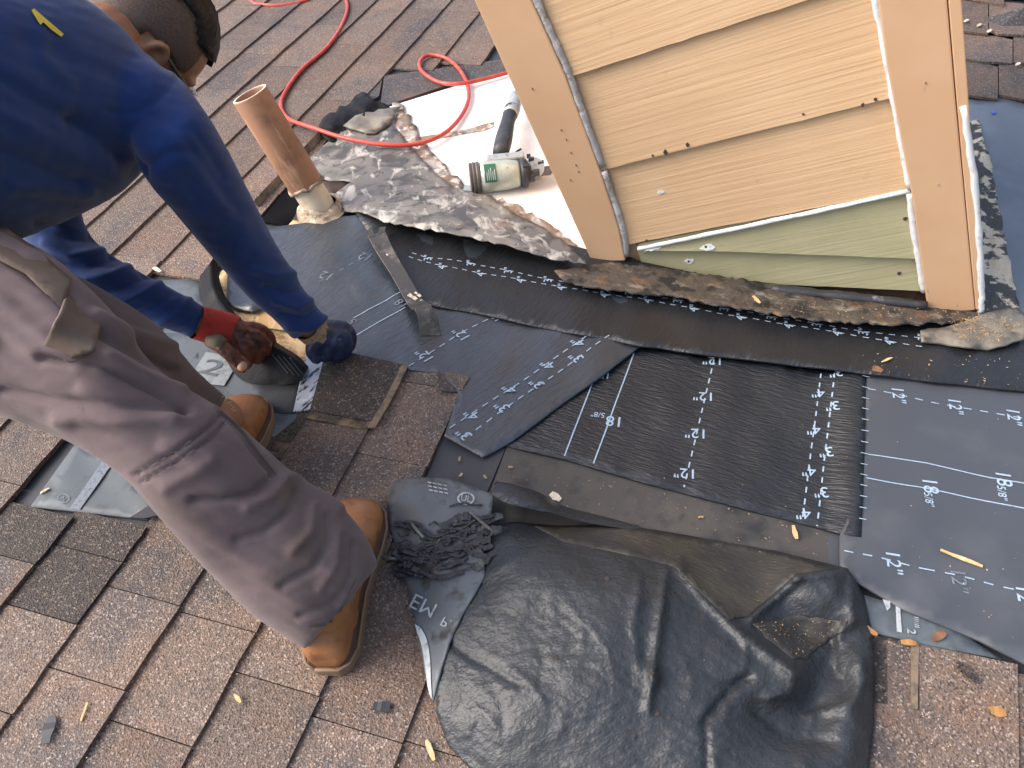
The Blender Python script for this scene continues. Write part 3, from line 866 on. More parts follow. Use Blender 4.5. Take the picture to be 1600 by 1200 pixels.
shB = sheet('underlayment_sheet', ragged([(556, 333), (760, 350), (960, 400), (1200, 450), (1460, 490), (1720, 520), (1720, 628), (1600, 611), (1350, 584), (1180, 563), (1000, 541), (850, 513), (760, 493), (690, 481), (655, 474), (600, 400)], 1.2, 30, 4, {7, 8, 9, 10, 11, 12}), hB, m_under_b, None, step=10,
            label='long black underlayment strip running along under the tan wall', cat=UL)
L3 = [(670, 408), (737, 417), (795, 429), (857, 443), (918, 455), (983, 466), (1058, 479), (1130, 491), (1203, 505), (1273, 517), (1345, 530), (1437, 541)]
L4 = [(693, 422), (753, 432), (815, 443), (878, 456), (945, 469), (1012, 479), (1083, 493), (1156, 506), (1230, 519), (1305, 531), (1385, 547)]
p = Print(hB)
p.line([(645, 401)] + L3, .0022, (.012, .012)); p.line([(640, 407)] + L4 + [(1440, 556)], .0022, (.012, .012))
for x, y in L3: p.text('3"', x, y, (.12, -1), .019)
for x, y in L4: p.text('4"', x, y, (.3, -1), .019)
p.build(shB, m_print)
shH = sheet('underlayment_sheet', [(1505, 150), (1600, 155), (1720, 160), (1720, 640), (1600, 612), (1560, 560), (1540, 430)], flat_h(.006, 14, .002, 120), m_under_h, None, step=14,
            label='smooth blue grey underlayment sheet to the right of the tan chase', cat=UL)
MBl = MB(); MBl.ball(P(1553, 176, .01), np.array([UU * .006, VV * .008, NN * .004]), 8, 5)
MBl.build('blue_plastic_cap', M('blue_plastic', (.08, .14, .5), rough=.4), label='tiny blue plastic nail cap on the blue grey sheet', cat='nail cap')

# ------------------------------------------------------------------ white board, flashing, torn membrane
wb = sheet('white_board', ragged([(604, 168), (700, 138), (787, 112), (840, 97), (900, 240), (985, 430), (925, 424), (860, 400), (780, 330), (700, 300), (640, 250), (615, 200)], 3, 16, 5, {7, 8, 9, 10, 11}), .006, m_white, None, step=30, th=.008, smooth=False,
           label='white weathered board behind the nail gun', cat='board')
MBl = MB()
a = [(655, 214), (690, 208), (730, 202), (755, 194), (772, 190)]
b = [(658, 221), (692, 215), (732, 208), (756, 204), (771, 198)]
for i in range(4): MBl.prism([P(*a[i], .008), P(*a[i + 1], .008), P(*b[i + 1], .008), P(*b[i], .008)], -NN * .001)
MBl.build('torn_seam', m_torn, wb)
for poly in ([(612, 160), (632, 165), (655, 215), (700, 265), (725, 290), (690, 290), (640, 240), (618, 195)],
             [(760, 305), (800, 318), (860, 350), (905, 392), (918, 415), (880, 405), (830, 365), (770, 330)]):
    sheet('torn_paper_edge', ragged(poly, 5, 8, len(poly)), lambda x, y: .0125 + .0012 * waves(x, y, 41, 30), m_torn, wb, step=8, th=.002)
FL = ragged([(432, 262), (470, 262), (500, 232), (530, 205), (600, 172), (622, 205), (660, 250), (705, 292), (765, 306), (800, 330), (850, 355), (885, 380), (916, 411),
             (870, 406), (800, 385), (700, 363), (600, 347), (570, 333), (540, 330), (520, 305), (548, 284), (505, 280), (480, 300), (455, 290)], 1.8, 9, 6)
hF0 = tps([(440, 266, .012), (510, 215, .012), (600, 172, .014), (660, 250, .022), (705, 292, .024), (765, 306, .03), (850, 355, .035), (916, 411, .04), (870, 406, .05), (800, 385, .06), (700, 363, .062), (600, 347, .05),
           (570, 333, .04), (540, 330, .022), (620, 280, .03), (560, 260, .02), (500, 290, .014), (700, 330, .045)], .02)
hF = lambda x, y: hF0(x, y) + 0.0008 * waves(x, y, 51, 55) + .0003 * waves(x, y, 52, 18)
sheet('metal_flashing', FL, hF, m_flash, None, step=7, th=.002, label='corroded mottled grey flashing sheet between the pipe and the wall', cat='flashing')
# torn black membrane at the head of the flashing
hT = lambda x, y: .0125 + .002 * waves(x, y, 61, 30) + .002 * waves(x, y, 63, 13) + .016 * np.exp(-(seg_dist(x, y, [(505, 200), (550, 175), (592, 152)]) / 14) ** 2)
sheet('torn_membrane', ragged([(498, 196), (515, 176), (548, 160), (566, 143), (590, 158), (612, 170), (604, 186), (560, 200), (520, 222), (505, 215)], 4, 9, 8), hT, m_flapfold, None, step=6, th=.003,
      label='crumpled black torn membrane beside the hose at the head of the flashing', cat='membrane')
sheet('torn_membrane', ragged([(536, 196), (556, 180), (610, 168), (626, 166), (606, 196), (586, 208), (560, 204)], 2, 9, 9), lambda x, y: .024 + .0025 * waves(x, y, 62, 30), m_flash_grey, None, step=7, th=.003,
      label='grey curled membrane flap touching the white board corner', cat='membrane')
# long dark upturned edge left of the pipe
MBl = MB()
for i, (x0, y0, x1, y1) in enumerate([(398, 312, 508, 200)]):
    MBl.prism([P(396, 314, .03), P(402, 322, .012), P(512, 206, .012), P(506, 197, .03)], -NN * .003)
MBl.build('drip_edge', m_flash_grey, label='narrow grey metal edge along the cut shingles left of the pipe', cat='flashing')
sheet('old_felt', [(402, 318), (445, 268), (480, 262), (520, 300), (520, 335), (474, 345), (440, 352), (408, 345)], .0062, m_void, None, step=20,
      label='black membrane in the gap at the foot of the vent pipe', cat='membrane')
sheet('exposed_sheathing', [(500, 283), (555, 282), (540, 302), (518, 312)], .0125, m_dark_wood, None, step=14, label='shade darkened wood in the slot right of the pipe base', cat='wood panel')  # open slot drawn as a sheet, its shade put into the wood colour
sheet('exposed_sheathing', ragged([(452, 352), (466, 328), (480, 335), (492, 346), (486, 352)], 1, 6, 3), .0065, m_dark_wood, None, step=10, label='shade darkened wood in the slot left of the pipe base', cat='wood panel')  # shade of the left slot is in the dark wood colour too
sheet('exposed_sheathing', [(450, 352), (458, 344), (488, 348), (486, 354)], .0085, m_osb, None, step=10, label='sliver of bare yellow wood below the pipe base', cat='wood panel')

# ------------------------------------------------------------------ vent pipe
pb = P(505, 333, .0)
pr_ = 0.0445
def hup(py_top):
    lo, hi = 0, 1
    for _ in range(40):
        m = (lo + hi) / 2
        if proj(pb + np.array([0, 0, m]))[1] > py_top: lo = m
        else: hi = m
    return lo
zt = hup(147); zc = hup(289)
topp = Q(390, 147, proj_d(pb + np.array([0, 0, zt])))
Z = nrm(topp - pb); ZX = nrm(np.cross(np.array([0, 1.0, 0]), Z)); ZY = np.cross(Z, ZX); zt = float((topp - pb) @ Z)
vp = empty('vent_pipe', pb, 'salmon painted open vent pipe standing on the torn roof', 'vent pipe')
def lathe(prof, c, n=28):
    m = MB()
    for r, z in prof:
        for k in range(n):
            t = math.tau * k / n
            m.v.append(c + ZX * r * math.cos(t) + ZY * r * math.sin(t) + Z * z)
    for i in range(len(prof) - 1):
        for k in range(n):
            m.f.append((i * n + k, i * n + (k + 1) % n, (i + 1) * n + (k + 1) % n, (i + 1) * n + k))
    return m
lathe([(pr_, zc), (pr_, zt - .002), (pr_ - .001, zt), (pr_ - .006, zt), (pr_ - .007, zt - .002), (pr_ - .007, zc)], pb).build('pipe', m_pipe, vp, smooth=True)
lathe([(pr_ - .001, zt + .0005), (pr_ - .0062, zt + .0005)], pb).build('rim', m_pvc, vp)
lathe([(pr_ - .0045, -.03), (pr_ - .0045, zc)], pb).build('inner_pipe', m_pvc, vp, smooth=True)
m = MB(); r_ = random.Random(4)
pts = [pb + ZX * (pr_ + .001) * math.cos(t) + ZY * (pr_ + .001) * math.sin(t) + Z * (zc + r_.uniform(-.006, .004)) for t in np.linspace(0, math.tau, 30)]
m.tube(pts, [r_.uniform(.003, .006) for _ in pts], 7); m.build('collar', m_boot_rot, vp, smooth=True)
v = []
mm = MB()
for i in range(41):
    t = math.tau * i / 40
    for j in range(6):
        rr = pr_ - .003 + j * .006 + .002 * math.sin(5 * t + j)
        hh = .022 - j * .005 + .004 * math.sin(3 * t + j * 1.3)
        q = pb + np.array([rr * math.cos(t), rr * math.sin(t), 0]); q = q - NN * (q @ NN) + NN * max(.013, hh + .01)
        mm.v.append(q)
for i in range(40):
    for j in range(5): mm.f.append((i * 6 + j, i * 6 + j + 1, (i + 1) * 6 + j + 1, (i + 1) * 6 + j))
mm.build('base_boot', m_boot_rot, vp, smooth=True)

# ------------------------------------------------------------------ chase (the tan wall)
Y0 = 1.25 * 1.137
ch = empty('chimney_chase', (-.0, Y0 + .3, -.05), 'tan painted lap sided chase with olive replacement boards at its foot', 'chimney chase')
zr = lambda x: -math.tan(SL) * x
TOP = 1.75
def xz(poly, y, th, name, mat, **k):
    m = MB(); m.prism([np.array([a, y, b]) for a, b in poly], (0, th, 0))
    o = m.build(name, mat, ch, **k)
    return o
def bevel(o, w=.002, seg=2):
    bm = bmesh.new(); bm.from_mesh(o.data)
    bmesh.ops.recalc_face_normals(bm, faces=bm.faces)
    bmesh.ops.bevel(bm, geom=bm.edges[:], offset=w, segments=seg, affect='EDGES', profile=.6)
    bm.to_mesh(o.data); bm.free()
# body behind the boards
m = MB(); m.prism([np.array([-.262, Y0 + .032, zr(-.262) - .0]), np.array([.482, Y0 + .032, zr(.482)]), np.array([.482, Y0 + .032, TOP]), np.array([-.262, Y0 + .032, TOP])], (0, .62, 0))
m.build('wall', m_paint, ch)
m = MB(); m.box((.11, Y0 + .34, TOP + .03), np.array([.43, 0, 0]), np.array([0, .37, 0]), np.array([0, 0, .028])); m.build('cover', m_flash_grey, ch)
for pl, nm in (([(-.283, TOP), (-.272, .116), (-.193, .101), (-.178, .19), (-.169, .33), (-.163, .55), (-.170, .70), (-.172, TOP)], 'trim_board'),
               ([(.387, TOP), (.387, .40), (.400, .12), (.402, -.168), (.488, -.176), (.4835, .30), (.480, TOP)], 'trim_board')):
    o = xz(pl[::-1], Y0, .022, nm, m_trim); bevel(o, .003)
o = xz([(.4815, TOP), (.4850, .28), (.489, -.172), (.500, -.180), (.5025, .28), (.5025, TOP)][::-1], Y0 - .002, .11, 'trim_board', m_trim); bevel(o, .002)
o = xz([(-.280, TOP), (-.272, .125), (-.264, .122), (-.263, TOP)][::-1], Y0 + .0225, .1, 'trim_board', m_trim)
# lap siding: every board is a tilted plank, thick edge down
def plank(z0, z1, name, mat, x0=-.176, x1=.405, y=.010, zl=None):
    m = MB()
    yb, yt = Y0 + y, Y0 + y + .011
    n = 24
    r = random.Random(int(z0 * 1000))
    for i in range(n + 1):
        x = x0 + (x1 - x0) * i / n
        zz = (z0 if zl is None else zl(x)) + r.uniform(-.0008, .0008)
        zt_ = z1(x) if callable(z1) else z1
        m.v += [np.array([x, yb, zz]), np.array([x, yb + .013, zz]), np.array([x, yt + .012, zt_]), np.array([x, yt, zt_])]
    for i in range(n):
        a, b = 4 * i, 4 * i + 4
        m.f += [(a, b, b + 1, a + 1), (a + 1, b + 1, b + 2, a + 2), (a + 2, b + 2, b + 3, a + 3), (a + 3, b + 3, b, a)]
    m.f += [(0, 1, 2, 3), (4 * n, 4 * n + 3, 4 * n + 2, 4 * n + 1)]
    return m.build(name, mat, ch)
for z0 in (1.59, 1.38, 1.17, .96, .751, .541, .331): plank(z0, z0 + .222, 'siding_board', m_paint)
plank(.137, .345, 'siding_board', m_paint)
gm = lambda x: np.interp(x, [-.16, .013, .397, .45], [.118, .078, -.027, -.045])
gb = lambda x: np.interp(x, [-.17, .111, .402, .45], [.066, -.041, -.119, -.13])
plank(0, lambda x: .128 + .007 * (x + .16) / .55, 'siding_board', m_green, x0=-.155, x1=.404, y=.007, zl=lambda x: gm(x)).__setitem__('label', 'upper olive replacement board')
plank(0, lambda x: gm(x) + .004, 'siding_board', m_green, x0=-.165, x1=.404, y=.014, zl=gb).__setitem__('label', 'lower olive replacement board')
plank(0, lambda x: gb(x) + .02, 'backing_board', m_dark_wood, x0=-.17, x1=.404, y=.024, zl=lambda x: zr(x) - .01)
def bead(pts, r, mat, name='caulk_bead', seed=1, flat=1.0):
    rr = random.Random(seed); m = MB()
    q = cr([(a, b) for a, b in pts], 7)
    m.tube([np.array([a + rr.uniform(-.0006, .0006), Y0 + .005 + flat * .004, b + rr.uniform(-.0006, .0006)]) for a, b in q], [r * rr.uniform(.85, 1.15) for _ in q], 8)
    m.build(name, mat, ch, smooth=True)
bead([(-.158, .121), (0, .124), (.2, .129), (.398, .135)], .0048, m_caulk, seed=2)
bead([(.396, .13), (.395, .05), (.397, -.03), (.398, -.115)], .006, m_caulk, seed=3)
bead([(.382, .52), (.388, .40), (.393, .25), (.398, .14)], .0062, m_caulk, seed=4)
bead([(.384, 1.0), (.385, .75), (.385, .56)], .004, m_caulk_grey, seed=5)
bead([(-.166, .72), (-.160, .6), (-.158, .55), (-.162, .45), (-.163, .34)], .0075, m_caulk_grey, seed=6)
bead([(-.165, .33), (-.172, .2), (-.188, .11)], .0078, m_caulk_grey, seed=7)
m = MB(); rr = random.Random(8)
q = cr([(.494, .29), (.503, .1), (.502, -.1), (.498, -.185)], 8)
m.tube([np.array([a + rr.uniform(-.001, .001), Y0 + .002, b]) for a, b in q], [.0065 * rr.uniform(.8, 1.2) for _ in q], 8); m.build('caulk_bead', m_caulk, ch, smooth=True)
# filler dabs with screw heads, nail marks
bpy.context.view_layer.update()
_v, _f = [], []
for c_ in ch.children:
    if c_.name.startswith(('siding_board', 'trim_board')):
        b_ = len(_v); mw = c_.matrix_world
        _v += [tuple(mw @ q.co) for q in c_.data.vertices]; _f += [tuple(i_ + b_ for i_ in q.vertices) for q in c_.data.polygons]
bvw = BVHTree.FromPolygons(_v, _f)
def dab(px, py, rx, rz_, mat, seed, y=0, th=0):
    """filler or a nail mark: a thin irregular patch lying on the face of the board"""
    r = random.Random(seed)
    hit = bvw.ray_cast(Vector(CAM.tolist()), Vector(rayd(px, py).tolist()).normalized())
    if hit[0] is None: return
    c = np.array(hit[0]); nq = np.array(hit[1]); nq = nq if nq[1] < 0 else -nq
    ax = nrm(np.cross(nq, (0, 0, 1.0))); az = np.cross(ax, nq)
    n = 14
    lp = [c + ax * rx * math.cos(k * math.tau / n) * r.uniform(.55, 1.25) + az * rz_ * math.sin(k * math.tau / n) * r.uniform(.55, 1.25) + nq * (.0016 if mat is m_caulk else .0006) for k in range(n)]
    if mat is not m_caulk: lp = [p_ + nq * .0014 for p_ in lp]
    m = MB(); m.prism(lp, -nq * .003); return m.build('filler_dab' if mat is m_caulk else 'nail_mark', mat, ch)
for i, (x, y, a, b) in enumerate([(1105, 386, .016, .008), (1077, 408, .012, .007), (1033, 300, .007, .005), (1020, 388, .02, .006)]): dab(x, y, a, b, m_caulk, i)
for i, (x, y, a, b) in enumerate([(1103, 385, .003, .003), (1076, 408, .003, .003), (1415, 341, .004, .004), (1405, 427, .004, .004), (1040, 238, .004, .006), (1074, 226, .004, .004), (1020, 243, .002, .003), (1010, 375, .003, .002), (1348, 164, .003, .004), (1255, 178, .002, .002), (1368, 155, .004, .003)]):
    dab(x, y, a, b, m_nailhole, 50 + i, y=Y0 + .0045)
for i, (x, y) in enumerate([(832, 139), (877, 203), (885, 218), (892, 238), (900, 258), (891, 281), (904, 268), (1446, 129), (1466, 288)]): dab(x, y, .0012, .0024, m_torn, 80 + i, y=Y0 - .0012, th=-.012)
# black foam sill and rotten base flashing under the wall
m = MB()
q = cr([list(wallpt(x, y, Y0 - .012)) for x, y in ((1205, 452), (1280, 460), (1360, 468), (1448, 478))], 6); rr = random.Random(5)
m.tube(q, [.011 * rr.uniform(.75, 1.2) for _ in q], 10)
m.build('foam_backer', m_rubber, label='black foam roll wedged under the olive boards', cat='foam roll', smooth=True)
BS = ragged([(866, 422), (905, 418), (985, 402), (1010, 416), (1200, 442), (1330, 452), (1455, 470), (1545, 480), (1545, 492), (1480, 503), (1400, 507), (1300, 502), (1200, 489), (1120, 476), (1060, 464), (1000, 458), (930, 449), (888, 441)], 2.4, 7, 12)
hS0 = tps([(866, 422, .03), (1000, 405, .012), (1200, 440, .006), (1455, 468, .008), (1545, 482, .012), (930, 449, .04), (1060, 464, .042), (1200, 489, .046), (1300, 502, .05), (1400, 507, .05), (1480, 503, .036), (1100, 440, .026), (1300, 475, .024)], .02)
sheet('base_flashing', BS, lambda x, y: hS0(x, y) + .0018 * waves(x, y, 71, 45) + .001 * waves(x, y, 72, 10), m_base_strip, None, step=6, th=.003,
      label='rotten brown base flashing strip under the olive boards', cat='flashing')
sheet('metal_flashing', ragged([(1438, 516), (1480, 510), (1530, 492), (1590, 480), (1612, 505), (1600, 530), (1545, 546), (1500, 541), (1440, 534)], 2, 14, 13), lambda x, y: .03 + .0018 * waves(x, y, 73, 60), m_flash_grey, None, step=8, th=.003,
      label='bent grey flashing lip below the right corner board', cat='flashing')
sheet('metal_flashing', ragged([(1512, 190), (1528, 186), (1548, 250), (1562, 330), (1580, 420), (1592, 482), (1545, 492), (1525, 480), (1520, 330)], 2.5, 10, 14), lambda x, y: .014 + .003 * waves(x, y, 74, 30), m_putty, None, step=7, th=.004,
      label='dark flashing smeared with tan sealant along the right side of the chase', cat='flashing')

# ------------------------------------------------------------------ air hose
hp = [(372, -40, .008), (392, 0, .008), (410, 7, .008), (440, 8, .008), (480, 0, .008), (510, -18, .008), (534, -10, .008), (543, 10, .012), (534, 40, .012), (510, 75, .012), (472, 108, .012), (448, 140, .013), (439, 165, .014), (452, 186, .02),
      (490, 200, .036), (540, 216, .038), (600, 226, .036), (650, 225, .03), (690, 211, .022), (718, 185, .016), (732, 155, .016), (729, 128, .018), (715, 105, .018), (695, 90, .018), (670, 86, .018), (656, 96, .018), (660, 112, .018),
      (685, 128, .022), (715, 131, .027), (750, 125, .02), (785, 116, .018), (840, 100, .014), (900, 95, .012)]
q = cr([list(P(*a)) for a in hp], 8)
m = MB(); m.tube(q, .0062, 10)
m.build('air_hose', m_hose, label='red air hose looping over the shingles behind the pipe', cat='hose', smooth=True)

# ------------------------------------------------------------------ pry bar
bar = cr([[588, 364, .040, 14, 3], [602, 392, .034, 12.5, 3], [622, 425, .030, 11.5, 3], [645, 465, .030, 12, 3], [654, 476, .042, 13, 2], [661, 481, .052, 14.5, 0], [668, 494, .042, 15.5, 0], [673, 524, .007, 16, 0]], 5)
m = MB(); T_ = .005
for x, y, h, w, _ in bar:
    a, b = P(x - w, y + w * .28 * (1 if y < 480 else .1), h), P(x + w, y - w * .28 * (1 if y < 480 else .1), h)
    m.v += [a, b, b - NN * T_, a - NN * T_]
nb_ = len(bar)
for i in range(nb_ - 1):
    a, b = 4 * i, 4 * i + 4
    m.f += [(a, a + 1, b + 1, b), (a + 1, a + 2, b + 2, b + 1), (a + 2, a + 3, b + 3, b + 2), (a + 3, a, b, b + 3)]
m.f += [(0, 3, 2, 1), (4 * nb_ - 4, 4 * nb_ - 3, 4 * nb_ - 2, 4 * nb_ - 1)]
bar_root = empty('pry_bar', P(640, 460, .01), 'flat dark steel pry bar with a hooked end on the black sheet', 'pry bar')
o = m.build('bar', m_steel, bar_root, smooth=False); bevel_later = o
bevel(bevel_later, .0008, 1)
m = MB()
m.prism([P(576, 371, .040), P(586, 368, .040), P(581, 357, .043), P(574, 360, .043)], -NN * .004)
m.prism([P(591, 366, .040), P(601, 362, .040), P(603, 354, .043), P(593, 355, .043)], -NN * .004)
m.build('claw', m_steel, bar_root)
for x, y, s_ in ((641, 462, 5), (648, 466, 5), (655, 462, 4), (650, 458, 3), (605, 398, 2), (659, 470, 3)):
    h = .033
    m = MB(); m.prism([P(x - s_, y, h), P(x, y - s_ * .7, h), P(x + s_, y + 1, h), P(x + 1, y + s_ * .7, h)], NN * .0012)
    m.build('paint_chip', m_pvc, bar_root)

# ------------------------------------------------------------------ nail gun
gb_ = P(790, 300, .02)
ng = empty('nail_gun', gb_, 'pale green coil nail gun with black grip lying on the white board', 'nail gun')
def gp(px, py, h): return P(px, py, h)
ax0, ax1 = gp(752, 277, .045), gp(812, 271, .045)
axd = nrm(ax1 - ax0)
def along(m, c0, prof, n=24):
    """turned shape along the barrel axis"""
    a = nrm(np.cross(axd, NN)); b = np.cross(axd, a); bi = len(m.v)
    for t, r in prof:
        for k in range(n):
            th = math.tau * k / n
            m.v.append(c0 + axd * t + r * (math.cos(th) * a + math.sin(th) * b))
    for i in range(len(prof) - 1):
        for k in range(n): m.f.append((bi + i * n + k, bi + i * n + (k + 1) % n, bi + (i + 1) * n + (k + 1) % n, bi + (i + 1) * n + k))
    m.f.append(tuple(bi + k for k in range(n))[::-1]); m.f.append(tuple(bi + (len(prof) - 1) * n + k for k in range(n)))
    return m
Lb = float(np.linalg.norm(ax1 - ax0))
along(MB(), ax0, [(-.004, .034), (0, .0385), (.02, .040), (Lb * .7, .038), (Lb * .95, .034), (Lb, .030)]).build('barrel', m_gun, ng, smooth=True)
along(MB(), ax0, [(-.03, .034), (-.028, .040), (-.022, .037), (-.019, .041), (-.013, .038), (-.010, .041), (-.004, .040), (-.003, .036)]).build('rear_cap', m_gun_grey, ng)
along(MB(), ax1, [(.001, .031), (.006, .037), (.018, .036), (.024, .026), (.03, .018)]).build('nose_collar', m_gun_black, ng, smooth=True)
along(MB(), ax1, [(.031, .012), (.08, .012), (.082, .009), (.11, .009)]).build('nose', m_gun_grey, ng)
m = MB(); m.box(gp(745, 296, .012), axd * .032, np.cross(NN, axd) * .014, NN * .007); m.build('exhaust_plate', m_gun_silver, ng); 
m = MB(); m.box(gp(790, 251, .062), axd * .05, np.cross(NN, axd) * .014, NN * .016); o = m.build('housing', m_gun_silver, ng); bevel(o, .005)
m = MB()
gr = cr([list(gp(782, 240, .062)), list(gp(789, 210, .060)), list(gp(795, 185, .058)), list(gp(800, 172, .056))], 5)
m.tube(gr, [.0215 + .002 * math.sin(i * .5) for i in range(len(gr))], 14); m.build('grip', m_gun_black, ng, smooth=True)
m = MB(); m.tube(cr([list(gp(797, 180, .057)), list(gp(803, 165, .056)), list(gp(806, 152, .054))], 4), [.0225] * 4 + [.020] * 5, 14); m.build('grip_end', m_gun_silver, ng, smooth=True)
m = MB(); m.tube([gp(806, 153, .054), gp(812, 140, .05), gp(822, 128, .045)], [.012, .010, .008], 10); m.build('hose_fitting', m_gun_black, ng, smooth=True)
m = MB(); m.tube(cr([list(gp(803, 247, .07)), list(gp(806, 238, .07)), list(gp(814, 233, .07))], 4), .003, 8); m.build('trigger', m_gun_black, ng, smooth=True)
m = MB(); m.tube([gp(835, 262, .06), gp(836, 262, .02)], .026, 20); m.build('magazine', m_gun_silver, ng, smooth=False)
m = MB()
for (x, y, h, s_) in ((822, 262, .07, .009), (830, 250, .075, .007), (838, 270, .06, .008), (832, 280, .045, .006), (826, 244, .075, .005), (845, 256, .065, .008)):
    m.box(gp(x, y, h), axd * s_, np.cross(NN, axd) * s_ * .6, NN * s_)
m.build('feed_mechanism', m_gun_black, ng)
# green label wrapped round the barrel's upper side, with pale text lines
def wrap(t0, t1, a0, a1, r, n=8):
    a = nrm(np.cross(axd, NN)); b = NN; m = MB()
    for i in range(n + 1):
        th = a0 + (a1 - a0) * i / n
        for t in (t0, t1): m.v.append(ax0 + axd * t + r * (math.cos(th) * a + math.sin(th) * b))
    for i in range(n): m.f.append((2 * i, 2 * i + 1, 2 * i + 3, 2 * i + 2))
    return m
lb = wrap(.008, .038, math.radians(10), math.radians(80), .0412).build('label', m_gun_label, ng)
m = MB()
for i in range(5):
    mm = wrap(.013 + i * .005, .0152 + i * .005, math.radians(18), math.radians(48 + 7 * (i % 3)), .0416); m.add(mm.v, mm.f)
m.build('label_text', m_print_white, lb)

# ------------------------------------------------------------------ folded flap held by the left hand
rows_ = [  # back edge, ridge, front foot : (px, py, h)
    [(340, 392, .02), (330, 408, .045), (312, 432, .02)],
    [(344, 440, .012), (334, 450, .05), (312, 462, .015)],
    [(366, 488, .010), (356, 488, .055), (328, 505, .012)],
    [(404, 516, .010), (386, 514, .065), (350, 556, .009)],
    [(440, 540, .010), (420, 538, .072), (378, 594, .009)],
    [(466, 556, .010), (452, 558, .06), (428, 602, .009)],
    [(482, 572, .010), (478, 580, .03), (470, 598, .010)]]
g = []
for r in rows_:
    q_ = np.array(r, float); g.append(np.concatenate([q_[0] + (q_[1] - q_[0]) * t for t in (0, .33, .66, 1)] + [q_[1] + (q_[2] - q_[1]) * t for t in (.25, .5, .75, 1)]))
g = cr(g, 5); ncol = len(g[0]) // 3
pts = []
for i, r in enumerate(g):
    for j in range(ncol):
        x, y, h = r[3 * j:3 * j + 3]
        pts.append(P(x, y, max(h, .008) + .0025 * math.sin(i * 1.1 + j * .8) * math.sin(j * .6)))
f = [(i * ncol + j, i * ncol + j + 1, (i + 1) * ncol + j + 1, (i + 1) * ncol + j) for i in range(len(g) - 1) for j in range(ncol - 1)]
flapfold = obj('membrane_flap', pts, f, m_flapfold, None, smooth=True, label='upturned black membrane flap gripped by the red cuffed glove', cat='membrane')
bv = bvh_of(pts, f)
for k in range(4):
    x0 = 425 + k * 9; decal(bv, [(x0, 553 + k * 2), (x0 + 1.4, 553 + k * 2), (x0 + 26, 583 + k * 2), (x0 + 24.4, 583 + k * 2)], m_print_dim, 'printed_line', flapfold, off=.004, step=5)

# ------------------------------------------------------------------ crumpled sheet in the foreground
cs = empty('crumpled_underlayment', P(980, 1050, 0), 'large crumpled black underlayment sheet in the foreground', 'underlayment')
CR_OUT = [(762, 826), (800, 815), (880, 822), (960, 818), (1050, 832), (1210, 860), (1325, 888), (1350, 930), (1362, 985), (1367, 1050), (1366, 1130), (1358, 1200), (1340, 1290), (900, 1300), (770, 1240), (700, 1165), (681, 1112), (684, 1060), (700, 1005), (722, 958), (742, 925), (756, 900), (756, 860)]
ctrl = [(762, 826, .03), (800, 815, .02), (880, 822, .012), (960, 818, .008), (1050, 832, .008), (1210, 860, .010), (1325, 888, .014), (1350, 930, .014), (1362, 985, .016), (1367, 1050, .014), (1366, 1130, .012), (1358, 1200, .014), (1340, 1290, .012),
        (900, 1300, .012), (770, 1240, .012), (700, 1165, .014), (681, 1112, .03), (684, 1060, .045), (700, 1005, .058), (722, 958, .066), (742, 925, .068), (756, 900, .066), (756, 860, .05),
        (800, 840, .06), (880, 860, .082), (980, 872, .085), (1045, 892, .078), (1110, 945, .075), (1180, 1005, .072), (1240, 1055, .07),
        (1000, 835, .03), (1130, 880, .026), (1180, 920, .03), (850, 960, .09), (800, 1060, .085), (760, 1120, .06), (900, 1080, .095), (1000, 1000, .10), (1020, 1080, .09), (1000, 1180, .07), (850, 1180, .06), (1130, 1080, .08),
        (1150, 1160, .07), (1250, 1180, .05), (1240, 980, .022), (1300, 985, .02), (1245, 905, .058), (1310, 900, .05), (1325, 950, .045), (1300, 1050, .018), (1270, 1105, .014), (1200, 1110, .055), (1330, 1110, .045), (1345, 1040, .05), (1320, 1180, .04), (900, 1240, .045)]
hc0 = tps(ctrl, .01)
CREASE = [([(1060, 886), (1100, 935), (1150, 985), (1240, 1052)], .016, 10), ([(1040, 890), (1032, 960), (1020, 1050), (1012, 1110)], .010, 9), ([(1000, 900), (990, 980), (1000, 1060)], .005, 10),
          ([(1018, 1048), (1022, 1062)], .014, 10), ([(1245, 903), (1200, 945), (1172, 968)], .016, 8), ([(1245, 903), (1330, 893)], .014, 9), ([(1330, 893), (1332, 960)], .014, 9),
          ([(1130, 1070), (1170, 1060), (1165, 1062)], -.006, 10), ([(1100, 1130), (1140, 1080), (1165, 1058)], -.011, 8), ([(1105, 1200), (1103, 1140)], -.006, 6), ([(1250, 985), (1310, 1010), (1320, 1080)], -.010, 14),
          ([(1345, 960), (1310, 990), (1316, 1050)], .010, 8), ([(1260, 1120), (1330, 1100), (1350, 1060)], .010, 10), ([(700, 1005), (760, 1040), (810, 1070)], -.006, 7), ([(870, 840), (960, 870)], .004, 8),
          ([(1180, 1110), (1230, 1150), (1300, 1160)], -.010, 16), ([(760, 900), (790, 880), (860, 850)], .006, 10), ([(1240, 1060), (1235, 1080), (1200, 1090)], .010, 10)]
rc = random.Random(31)
for _ in range(34):
    x_, y_ = rc.uniform(720, 1340), rc.uniform(850, 1200); a_ = rc.choice([rc.gauss(1.2, .35), rc.gauss(.5, .4)]); l_ = rc.uniform(25, 90)
    CREASE.append(([(x_, y_), (x_ + l_ * .5 * math.cos(a_), y_ + l_ * .5 * math.sin(a_)), (x_ + l_ * math.cos(a_ + .25), y_ + l_ * math.sin(a_ + .25))], rc.choice([-1, 1]) * rc.uniform(.0012, .0035), rc.uniform(4, 8)))
